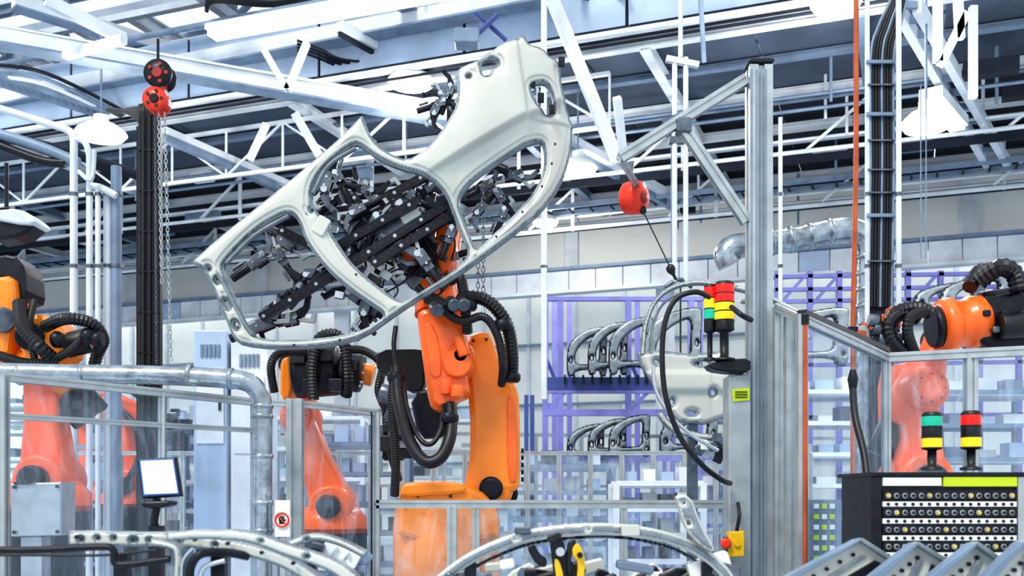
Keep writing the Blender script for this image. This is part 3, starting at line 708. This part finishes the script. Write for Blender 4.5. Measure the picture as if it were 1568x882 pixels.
for v in (130,215,260,295,400): m.box(W(1350,v,yc-.025),.25,.02,.015,'grey')
p=W(1350,470,yc); m.beam(Vector((p.x,yc+.03,0)),W(1350,95,yc+.03),.22,.02,'dark',Y)
m.done()
m=MB('service_pipes')
for u,vt,y,rr,mt in [(113,205,9.8,.035,'steelw'),(137,235,9.8,.03,'steelw'),(150,290,9.8,.025,'steelw'),(178,255,9.9,.05,'steelb'),(165,290,9.9,.04,'steelw'),(1376,-40,9.3,.025,'steelw'),(1328,-40,9.4,.022,'steelw'),(833,-40,14,.04,'steelw'),(1195,180,10,.02,'steelw')]:
    p=W(u,vt,y); m.cyl(Vector((p.x,y,0 if u<200 else 3)),p,rr,mt,n=12)
    for v in (300,410): m.lathe(W(u,v,y),Z,[(rr*1.25,0),(rr*1.25,.03)],'grey',12)
m.tube([W(-20,160,9.8),W(60,185,9.8),W(105,200,9.8),W(113,215,9.8)],.035,'steelw'); m.tube([W(113,212,9.8),W(130,218,9.8),W(137,240,9.8)],.03,'steelw')
m.tube([W(140,285,9.8),W(155,288,9.8),W(178,300,9.8)],.035,'steelw'); m.tube([W(120,262,9.7),W(140,275,9.7),W(145,230,9.7)],.02,'steelw')
m.tube([W(-20,200,11),W(60,225,11),W(120,250,11)],.06,'steelb'); m.tube([W(-20,215,11),W(60,245,11),W(100,250,11)],.05,'bk')
m.tube([W(-20,205,13),W(100,232,13.5),W(210,268,14)],.07,'dark')
m.done()
m=MB('copper_pipe'); yc=8.2
m.tube([W(1311,-40,yc),W(1311,250,yc),W(1306,505,yc)],.02,'copper',12,smooth=False); m.lathe(W(1306,505,yc),Z,[(.04,-.05),(.04,.02)],'bk',12)
p=W(1306,505,yc); m.cyl(Vector((p.x,yc,0)),p,.02,'copper')
m.done()
m=MB('copper_pipe'); yc=5.15
p=W(1233,497,yc); m.cyl(Vector((p.x,yc,0)),p,.012,'copper'); m.lathe(p,Z,[(.02,0),(.02,.05)],'bk',12)
m.done()
m=MB('floodlight'); m.slab([(-20,335),(40,328),(55,342),(30,362),(-20,370)],10,.3,'bk',.03,1); m.slab([(-15,322),(30,318),(58,338),(40,345),(-15,335)],9.95,.35,'steelw',.02,1); m.cyl(W(10,318,10.1),W(10,250,10.1),.02,'bk'); m.done()
# ================================================================ chain hoist
m=MB('chain_hoist'); yh=8.8
for cx,cy,rr,mt in [(245,116,21,'bk'),(240,155,18,'red')]:
    c=W(cx,cy,yh); R_=rr*yh/F
    for off in (-.05,.07): m.lathe(c+Y*off,Y,[(R_*.3,-.02),(R_,-.02),(R_*1.02,0),(R_,.02),(R_*.3,.02)],mt,28)
    m.lathe(c-Y*.085,Y,[(R_*.35,0),(R_*.4,.01),(R_*.4,.02)],'dred' if mt=='bk' else 'bk',20)
    for k in range(5): 
        t=k*1.257; q=c-Y*.08+Vector((math.cos(t),0,math.sin(t)))*R_*.65; m.cyl(q,q+Y*.02,R_*.14,'dred' if mt=='bk' else 'black',n=12)
m.bbox(W(245,136,yh),.1,.12,.2,'dred',.015); m.bbox(W(252,158,yh),.09,.1,.1,'red',.02)
m.cyl(W(242,98,yh),W(242,60,yh),.012,'bk')
def chain(m,p,q,s=.03,mt='chrome'):
    L=(q-p).length; n=int(L/(s*1.5)); d=(q-p).normalized(); r_,u_=perp(d)
    for i in range(n):
        c=p+d*(i+.5)*s*1.5; a=r_ if i%2 else u_
        m.tube([c+d*s, c+a*s*.45+d*s*.5, c+a*s*.45-d*s*.5, c-d*s, c-a*s*.45-d*s*.5, c-a*s*.45+d*s*.5],s*.16,mt,5,2,closed=True)
chain(m,W(243,172,yh),W(248,440,yh),.024,'alu'); chain(m,W(252,172,yh),W(262,555,yh),.024,'alu'); chain(m,W(237,172,yh+.05),W(240,560,yh+.05),.018,'grey')
m.done()
m=MB('tool_balancer'); yb=8.
c=W(971,303,yb); ax=Vector((.75,-.65,-.1)).normalized()
m.lathe(c-ax*.07,ax,[(.06,0),(.12,.01),(.125,.03),(.125,.11),(.12,.13),(.07,.15),(.05,.16)],'red',32); m.bbox(W(985,322,yb-.02),.05,.06,.06,'bk',.015)
m.lathe(c+ax*.09,ax,[(.05,0),(.04,.015),(.01,.02)],'dred',24)
m.cyl(W(963,282,yb),W(966,262,yb),.012,'bk'); m.tube([W(966,262,yb),W(967,248,yb)],.02,'grey')
m.tube([W(984,322,yb),W(1024,405,yb)],.005,'bk',6,smooth=False)
m.lathe(W(1024,405,yb),(W(1034,426,yb)-W(1024,405,yb)),[(.01,0),(.035,.02),(.035,.05),(.012,.09),(.012,.13)],'black',14)
m.done()
m=MB('chain_hoist')
for u,v0,v1,y in [(732,380,450,9.5),(740,280,450,9.5)]: chain(m,W(u,v0,y),W(u,v1,y),.03,'grey')
for u in (1028,1410,1418): m.cyl(W(u,130 if u>1100 else 200,11),W(u,395,11),.006,'steelb')
m.done()
# ================================================================ hanging cable
m=MB('power_cable')
m.tube([W(1086,455,6.6),W(1065,447,6.5),W(1035,458,6.5),W(1018,495,6.5),W(1014,550,6.5),W(1020,610,6.5),W(1042,670,6.5),W(1075,712,6.5),W(1105,735,6.55),W(1118,740,6.7)],.017,'black',10)
m.tube([W(1120,470,6.6),W(1135,482,6.5),W(1150,490,6.6)],.017,'black',10); m.tube([W(1178,508,6.9),W(1195,520,6.8),W(1200,540,6.7)],.017,'black',10)
m.done()
m=MB('power_cable'); m.tube([W(1306,595,5.7),W(1310,640,5.6),W(1324,700,5.5),W(1328,760,5.4),W(1320,820,5.3)],.02,'black',10); m.lathe(W(1306,580,5.7),Z,[(.02,-.06),(.03,0),(.015,.05)],'bk',12); m.done()
# ================================================================ operator monitor
m=MB('operator_monitor'); ym=5.
m.slab([(209,702),(268,700),(277,760),(217,764)],ym,.05,'bk',.01,0)
m.slab([(212,704),(266,702),(274,757),(219,760)],ym-.008,.012,'bluef',.003,0); m.slab([(215,706),(264,704),(272,755),(221,757)],ym-.014,.01,'screen',.002,0)
m.tube([W(240,763,ym+.05),W(240,775,ym+.05),W(236,800,ym+.06),W(242,812,ym+.08)],.02,'bk',10); m.slab([(212,768),(262,766),(258,776),(222,780)],ym-.02,.12,'bk',.01); p=W(240,805,ym+.07); m.beam(Vector((p.x,p.y,0)),p,.06,.06,'bk',Y)
m.done()
m=MB('control_box')
m.slab([(16,740),(94,738),(94,820),(16,822)],6.0,.2,'alu',.012,0); m.slab([(20,738),(52,738),(40,742),(20,742)],5.98,.02,'bk',.002,0); p=W(55,822,6.1); m.beam(Vector((p.x,p.y,0)),p,.12,.12,'alu',Y)
for u,v in [(22,746),(88,745),(22,815),(88,814)]: c=W(u,v,5.99); m.cyl(c,c-Y*.01,.01,'bk',n=8)
m.done()
m=MB('warning_sign'); ys=6.2; c=W(432,796,ys)
m.slab([(421,766),(444,766),(444,822),(421,822)],ys+.005,.006,'white',.001,0)
m.lathe(c,-Y,[(.052,0),(.052,.004)],'white',28); m.tube([c+Vector((math.cos(t)*.04,-.008,math.sin(t)*.04)) for t in [i*math.pi/12 for i in range(24)]],.006,'red',6,1,closed=True)
for k,(dx,h) in enumerate([(-9,18),(-4,22),(1,23),(6,19)]): m.beam(c+Vector((dx*.0016,-.006,-.006)),c+Vector((dx*.0019,-.006,h*.0011)),.006,.004,'bk',Y)
m.box(c+Vector((-.002,-.006,-.012)),.028,.004,.024,'bk'); m.beam(c+Vector((.01,-.006,-.014)),c+Vector((.022,-.006,.004)),.006,.004,'bk',Y)
m.beam(c+Vector((-.028,-.012,.028)),c+Vector((.028,-.012,-.028)),.006,.003,'red',Y); m.beam(Vector((c.x,ys+.03,0)),Vector((c.x,ys+.03,c.z+.1)),.03,.03,'alu',Y)
m.done()
m=MB('emergency_stop_box'); ye=6.6
m.slab([(1116,815),(1140,813),(1140,852),(1116,853)],ye,.1,'yellow',.01,0); m.lathe(W(1110,832,ye),-Y,[(.02,0),(.035,.02),(.035,.04),(.02,.05)],'red',18)
m.slab([(1110,822),(1118,820),(1118,846),(1110,848)],ye+.02,.08,'grey',.005,0); m.lathe(W(1128,832,ye),-Y,[(.02,0),(.02,.02)],'yellow',16); m.tube([W(1128,813,ye+.05),W(1132,790,ye+.05),W(1130,770,ye+.1)],.012,'bk'); m.done()
# ================================================================ control cabinet
m=MB('control_cabinet'); yc=4.8; s=yc/F
def cb(u0,v0,u1,v1,y,T,mt,b=.002): m.slab([(u0,v0),(u1,v0),(u1,v1),(u0,v1)],y,T,mt,b,0)
p=W(1334,728,yc);q=W(1590,728,yc)
m.box(Vector(((p.x+q.x)/2,yc+.22,p.z/2)),q.x-p.x,.42,p.z,'bk')
cb(1334,723,1590,729,yc-.02,.5,'bk'); cb(1334,730,1350,1000,yc-.01,.02,'bk'); cb(1559,730,1590,1000,yc-.012,.02,'alu')
cb(1352,731,1442,744,yc-.012,.02,'white'); cb(1445,730,1558,745,yc-.014,.02,'lime')
for i in range(5):
    v=755+i*26
    cb(1352,v-4,1557,v+10,yc-.008,.01,'bk'); cb(1352,v+13,1557,v+21,yc-.012,.014,'white')
    for k in range(16):
        c=W(1360+k*12.6,v+4,yc-.008); m.lathe(c,-Y,[(.013,0),(.013,.006),(.011,.008)],'alu',12); m.lathe(c-Y*.007,-Y,[(.008,0),(.007,.008)],'black' if (k*7+i*3)%5 else 'yellow',10)
    for k in range(16):
        c=W(1360+k*12.6,v+17,yc-.012); m.lathe(c,-Y,[(.008,0),(.007,.006)],'bk',8)
m.done()
m=MB('control_cabinet')
for i in range(6):
    for k in range(3):
        c=W(1250+k*12,775+i*16,6.5); m.box(c,.03,.02,.03,'lime' if (i+k)%2 else 'white')
m.box(W(1262,820,6.55),.2,.05,.45,'steelb'); p=W(1262,860,6.55); m.beam(Vector((p.x,p.y,0)),p,.1,.05,'steelb',Y); m.done()
tower(1427,636,720,4.95,30,['lg','black','ly']); tower(1487,634,720,4.95,30,['lr','black','ly'])
# ================================================================ foreground pressings
def floor_stand(m,u,v,y,w=.05): p=W(u,v,y); m.beam(Vector((p.x,p.y+.05,0)),p+Y*.05,w,w,'bk',Y)
fpz=lambda d:.012*sstep((d-2)/3)
yf=3.7
m=stamp('body_frame_pressing',band([(105,825),(150,824),(200,826),(260,826),(320,832),(380,842),(440,862),(500,900)],lambda t:24-4*t),[blob(125,826,4,4),blob(150,824,3,3),blob(205,827,6,4),blob(230,827,3,3),blob(275,828,5,3),blob(175,824,2.5,2.5),blob(330,834,3,2)],(yf,.0),1.8,.05,rnd=0,fl=4,prof=fpz,mats=('panel','flange'))
stamp('x',band([(255,822),(310,818),(380,822),(440,842),(500,862),(530,880),(548,900)],lambda t:14+10*t),[blob(400,828,3,2),blob(470,852,4,3)],(yf-.25,0),1.8,.04,add_to=m,rnd=0,fl=3,prof=fpz)
stamp('x',band([(300,846),(345,836),(400,846),(452,872),(490,905)],9),[],(yf+.1,0),1.8,.03,add_to=m,rnd=0,fl=2,prof=fpz,mats=('flange','bk'))
stamp('x',band([(440,835),(480,822),(520,830),(560,850)],12),[blob(470,826,4,3)],(yf+.3,0),1.8,.04,add_to=m,rnd=0,fl=3,prof=fpz)
stamp('x',band([(230,830),(262,836),(272,850),(270,900)],12),[],(yf-.1,0),1.8,.06,add_to=m,rnd=0,fl=3,prof=fpz)
m.tube([W(290,900,yf-.1),W(292,868,yf-.1),W(308,848,yf-.1),W(345,846,yf-.05),W(380,852,yf)],.016,'bk',10); m.tube([W(305,900,yf-.1),W(312,870,yf-.1),W(345,858,yf-.1)],.009,'chrome',8); m.tube([W(278,900,yf-.1),W(280,860,yf-.1),W(296,840,yf-.1)],.007,'chrome',8)
m.tube([W(-20,842,yf-.1),W(60,842,yf-.1),W(140,838,yf-.1),W(172,840,yf-.1),W(176,862,yf-.1),W(200,864,yf-.1),W(260,856,yf-.1)],.013,'bk',10)
m.tube([W(-20,850,yf-.05),W(60,850,yf-.05),W(160,850,yf-.05),W(240,842,yf-.05)],.005,'black',8)
for u in (180,330,470): floor_stand(m,u,850,yf+.05)
for u,v in [(120,822),(300,826),(350,832),(402,846),(450,862)]: c=W(u,v,yf-.03); m.cyl(c,c-Y*.02,.007,'bk',n=8)
for k in range(14): m.bbox(W(480+k*6,838+random.uniform(0,45),yf+.4+k*.01),.05,.05,.06,random.choice(['bk','grey','steelb','white']),.005,Matrix.Rotation(random.random(),3,'Y'))
m.done()
yf=4.6
m=stamp('roof_rail_pressing',band([(655,905),(700,868),(750,840),(810,820),(880,811),(950,811),(1010,820),(1060,838),(1100,866),(1125,900)],17),[blob(790,824,5,3,-.3),blob(960,811,7,3,.1),blob(900,810,3,3)],(yf,0),1.8,.05,rnd=0,fl=4,prof=fpz,mats=('flange','panel'))
stamp('x',band([(672,910),(712,878),(760,852),(815,832),(885,823),(950,823),(1008,833),(1052,850),(1090,880),(1110,910)],5),[],(yf+.06,0),1.8,.05,add_to=m,rnd=0,fl=1,mats=('bk','flange'),prof=fpz)
stamp('x',[(1034,757),(1058,760),(1068,788),(1078,812),(1096,842),(1088,846),(1062,826),(1046,800),(1040,776)],[blob(1054,800,6,4,.9),blob(1047,770,3,3)],(yf-.05,0),1.8,.05,add_to=m,rnd=1,fl=3,prof=fpz,mats=('flange','panel'))
m.bbox(W(800,812,yf),.07,.05,.03,'grey',.005); m.bbox(W(965,812,yf-.02),.08,.05,.05,'panel',.005)
for u in (720,1085): floor_stand(m,u,862,yf)
for k in range(36): m.bbox(W(random.uniform(700,1120),random.uniform(862,905),yf+random.uniform(.0,.5)),random.uniform(.05,.2),.08,random.uniform(.03,.08),random.choice(['panel','steelb','grey','white','bk','bk']),.008,Matrix.Rotation(random.uniform(-.6,.6),3,'Y'))
m.done()
m=MB('toggle_clamp'); yk=4.2
m.slab([(842,830),(852,818),(862,826),(868,850),(884,872),(890,900),(850,900),(846,860)],yk,.06,'bk',.006); m.slab([(876,840),(884,830),(892,842),(897,862),(892,900),(882,900),(886,860),(877,852)],yk-.03,.05,'yellow',.005)
m.slab([(848,856),(856,857),(863,880),(863,900),(854,900)],yk-.04,.03,'yellow',.004); m.slab([(836,822),(856,814),(862,822),(842,834)],yk-.02,.05,'black',.005)
m.slab([(868,832),(880,824),(884,834),(874,850),(876,880),(868,880)],yk-.02,.05,'bk',.005)
m.cyl(W(858,845,yk-.06),W(858,845,yk+.1),.018,'chrome'); m.cyl(W(888,850,yk-.06),W(888,850,yk+.1),.012,'bk'); m.drum(W(872,905,yk+.02),W(872,870,yk+.02),.025,'bk',16)
m.slab([(806,838),(818,832),(826,848),(838,856),(836,870),(820,864)],yk+.05,.05,'bk',.005); p=W(868,890,yk); m.beam(Vector((p.x,yk+.03,0)),p+Y*.03,.12,.08,'bk',Y); m.done()
m=MB('sheet_metal_crossmember')
for k,(x0,x1,xr,vt,y) in enumerate([(1200,1318,1372,828,4.3),(1335,1405,1462,834,4.05),(1425,1496,1545,834,3.9),(1512,1570,1640,832,3.75)]):
    m.slab([(x0,892),(x1,vt),(xr,vt+30),(xr-8,892)],y,.03,'panel',.006,0)
    m.slab([(x0-12,892),(x1-6,vt-2),(x1+4,vt-2),(x0+8,892)],y-.05,.06,'steelb',.004,0)
    m.slab([(x1-4,vt-2),(x1+4,vt-4),(xr+4,vt+30),(xr-4,vt+34)],y-.05,.06,'flange',.004,0)
    m.slab([(x0+52,892),(x1+2,vt+22),(x1+10,vt+24),(x0+66,892)],y-.014,.02,'flange',.003,0)
    m.slab([(x0+82,892),(x1+22,vt+30),(x1+34,vt+36),(xr-14,892)],y-.01,.015,'bk',.003,0)
    for j in range(4):
        t=.25+j*.17; c=W(x0+(x1-x0)*t+16,892+(vt-892)*t+6,y-.004); m.cyl(c,c-Y*.01,.008,'bk',n=10)
    p=W((x0+xr)/2,888,y+.06); m.beam(Vector((p.x,p.y,0)),p,.12,.05,'bk',Y)
m.done()
m=MB('sheet_metal_crossmember')
for k in range(5):
    u=700+k*95; m.slab([(u-40,905),(u-10,868+6*(k%2)),(u+16,862),(u+40,880),(u+52,905)],5.3+.01*k,.06,'panel' if k%2 else 'steelb',.01,0); p=W(u,890,5.38); m.beam(Vector((p.x,p.y,0)),p,.06,.04,'bk',Y)
m.done()
# ================================================================ racks
m=MB('storage_rack'); yk=16.
for u in (835,858,962,1058):
    p=W(u,455,yk); m.beam(Vector((p.x,yk,0)),p,.09,.09,'rack',Y); p=W(u+14,462,yk+1.2); m.beam(Vector((p.x,yk+1.2,0)),p,.08,.08,'rack',Y)
for v,hh,mt in [(458,.06,'rack'),(588,.2,'blue'),(632,.1,'rack'),(600,.05,'rack'),(700,.12,'rack')]:
    m.beam(W(832,v,yk),W(1075,v,yk),.1,hh,mt); m.beam(W(850,v,yk+1.2),W(1090,v,yk+1.2),.1,hh*.7,mt)
for u in (835,962,1058):
    m.beam(W(u,632,yk),W(u+40,590,yk),.06,.06,'rack',Y); m.beam(W(u,545,yk),W(u+18,590,yk),.05,.05,'blue',Y)
for u in (815,806): m.beam(W(u,605,yk-1),Vector((W(u,605,yk-1).x,yk-1,0)),.06,.06,'blue',Y)
for u in range(865,1050,14): m.beam(W(u,588,yk-.08),W(u,574,yk-.08),.03,.03,'bk',Y)
m.done()
pr=lambda d:.05*np.clip(d/3,0,1)
def rack_panel(u,v,y,w,h):
    o_=[(0,1),(.0,.5),(.1,.28),(.42,.08),(.8,0),(1,.02),(1,.12),(.98,.5),(1,1),(.82,1),(.8,.86),(.22,.88),(.18,1)]
    h_=[(.2,.76),(.22,.5),(.42,.3),(.7,.17),(.82,.17),(.8,.5),(.78,.74),(.5,.76)]
    f=lambda L:[(u+a*w,v+b*h) for a,b in L]
    return stamp('car_side_panel',f(o_),[f(h_),blob(u+.91*w,v+.5*h,2.,5),blob(u+.1*w,v+.68*h,2.,4),blob(u+.91*w,v+.8*h,1.8,2.5)],(y,0),1.8,.06,prof=pr,fl=1.4,mats=('flange','bk'),rnd=1,hrnd=2)
for (u,v,w,h) in [(868,500,62,76),(900,492,62,82),(932,484,68,90),(868,648,58,56),(900,640,60,60),(932,634,64,66)]:
    rack_panel(u,v,15.7-(u-868)*.004,w,h).done()
for (u,v,w,h,y) in [(985,470,90,110,14.5),(1010,632,90,64,14.5),(1400,430,110,50,14),(1440,420,110,60,13.8),(1190,470,110,90,13)]:
    rack_panel(u,v,y,w,h).done()
m=MB('storage_rack'); yk=17
for u in (1190,1240,1285,1390,1440,1500,1560): p=W(u,415,yk); m.beam(Vector((p.x,yk,0)),p,.08,.08,'rack',Y)
for v in (424,444,462,560,640): m.beam(W(1185,v,yk),W(1580,v-6,yk),.08,.06,'rack')
for u in (1190,1240,1390,1440,1500): m.beam(W(u,470,yk),W(u+45,420,yk),.05,.05,'rack',Y)
m.done()
m=stamp('car_door_shell',[(976,540),(1010,536),(1060,542),(1108,536),(1120,556),(1120,636),(1080,650),(1040,646),(1016,622),(998,586),(982,560)],[blob(1075,556,14,4),blob(1006,554,4,4),blob(1092,600,5,5),blob(1060,632,8,3),blob(1030,615,3,5)],(8.6,0),2.,.06,fl=4,rnd=0,hrnd=2,prof=lambda d:.02*sstep((d-4)/3),fn=lambda u,v,d:-.05*sg((v-600)/2)+.03*sg((v-570)/1.5)-.02*sg((u-1088)/1.5),mats=('panel','flange'))
for pts,w in [([(984,545),(988,500),(1003,462),(1030,440),(1070,432),(1110,440)],7),([(996,560),(999,505),(1012,470),(1034,452),(1070,446),(1108,452)],4),([(1010,632),(1030,655),(1075,668),(1120,670)],10),([(1125,440),(1170,452),(1215,478),(1240,520)],8),([(1135,460),(1175,475),(1200,505),(1210,540)],5)]:
    stamp('x',band(pts,w),[],(8.6,0),1.8,.05,add_to=m,rnd=0,fl=2,prof=lambda d:.02*np.clip(d/3,0,1))
m.tube([W(1000,560,8.4),W(1005,600,8.4),W(1030,640,8.4),W(1062,668,8.4),W(1100,690,8.4)],.015,'chrome',8)
for k in range(14): m.bbox(W(1085+random.uniform(-15,25),688+random.uniform(-22,22),8.5+k*.01),.07,.06,.07,random.choice(['bk','grey','white']),.006,Matrix.Rotation(random.random(),3,'Y'))
m.cyl(W(1042,432,8.9),W(1042,540,8.65),.008,'bk'); p=W(1060,640,8.7); m.beam(Vector((p.x,p.y,0)),p,.08,.08,'grey',Y)
m.done()
random.seed(11)
def fixture(u,v,y,w,d,h,mt):
    m=MB('assembly_fixture'); c=W(u,v,y); zt=c.z
    xs=[c.x-w/2,c.x+w/2]
    for x in xs:
        for yy in (y,y+d): m.beam(Vector((x,yy,0)),Vector((x,yy,zt)),.07,.07,mt,Y)
    k=0; z=zt
    while z>.3:
        m.beam(Vector((xs[0],y,z)),Vector((xs[1],y,z)),.06,.06,mt); m.beam(Vector((xs[0],y+d,z)),Vector((xs[1],y+d,z)),.06,.06,mt)
        if k%2==0: m.box(Vector((c.x,y+d/2,z-.04)),w,d,.03,'steelw')
        n=4
        for j in range(n):
            sl=(w-.2)/n; sx=random.uniform(.45,.85)*sl; hh=random.uniform(.1,min(.24,h*.6))
            m.box(Vector((xs[0]+.1+(j+.5)*sl,y+d*.4+random.uniform(-.08,.08),z+hh/2+.03)),sx,.3,hh,random.choice(['white','steelw','steelb','fascia','grey','alu']))
        z-=h; k+=1
    m.done()
for a in [(200,640,15,1.6,1,.42,'steelb'),(310,650,14.5,1.4,1,.4,'steelw'),(350,640,19.4,2,1,.5,'steelb'),(480,640,17,1.6,.6,.5,'steelw'),(860,715,14.2,1.4,.6,.35,'steelb'),(1010,740,12,1.,.6,.3,'steelw'),(1120,640,19.4,2.2,1,.5,'rack'),(1500,600,15.5,2,1,.5,'steelb'),(1290,600,15,1.6,1,.45,'steelw'),(700,600,22,2.4,1,.6,'steelw'),(20,620,19.4,2.4,1,.5,'steelw'),(560,680,14,1.1,.6,.4,'steelb')]: fixture(*a)
for u,v,w in [(322,505,52),(382,520,58)]:
    m=MB('electrical_cabinet'); c=W(u,v,12.4); ww=w*12.4/F; m.bbox(Vector((c.x,12.65,c.z/2)),ww,.5,c.z,'steelw' if u>350 else 'fascia',.02)
    m.box(Vector((c.x,12.39,c.z-.9)),ww*.8,.02,.9,'steelw'); m.box(Vector((c.x+.12,12.37,c.z-.9)),.03,.02,.12,'bk')
    for k in range(5): m.box(Vector((c.x-.1+.05*k,12.39,c.z-.25)),.03,.02,.15,'steelb')
    m.done()
# ================================================================ world, light, camera
w=bpy.data.worlds.new('world'); bpy.context.scene.world=w; w.use_nodes=True
bg=w.node_tree.nodes['Background']; bg.inputs[0].default_value=(.86,.93,1,1); bg.inputs[1].default_value=1.18
def sun(e,ang,rot,col):
    L=bpy.data.lights.new('sun','SUN'); L.energy=e; L.angle=ang; L.color=col; o=bpy.data.objects.new('sun_light',L); o.rotation_euler=rot; bpy.context.collection.objects.link(o)
sun(2.1,.3,(math.radians(42),0,math.radians(-28)),(1,.94,.84))
cam=bpy.data.cameras.new('cam'); cam.sensor_width=36; cam.lens=36*F/1568; cam.shift_y=(760-441)/1568; cam.clip_end=200
cam.dof.use_dof=True; cam.dof.focus_distance=7.9; cam.dof.aperture_fstop=2.8
co=bpy.data.objects.new('camera',cam); co.location=(0,0,CH); co.rotation_euler=(math.radians(90),0,0); bpy.context.collection.objects.link(co); bpy.context.scene.camera=co
bpy.context.scene.view_settings.view_transform='Standard'
try: bpy.context.scene.view_settings.look='Medium High Contrast'
except Exception as e: print(e)
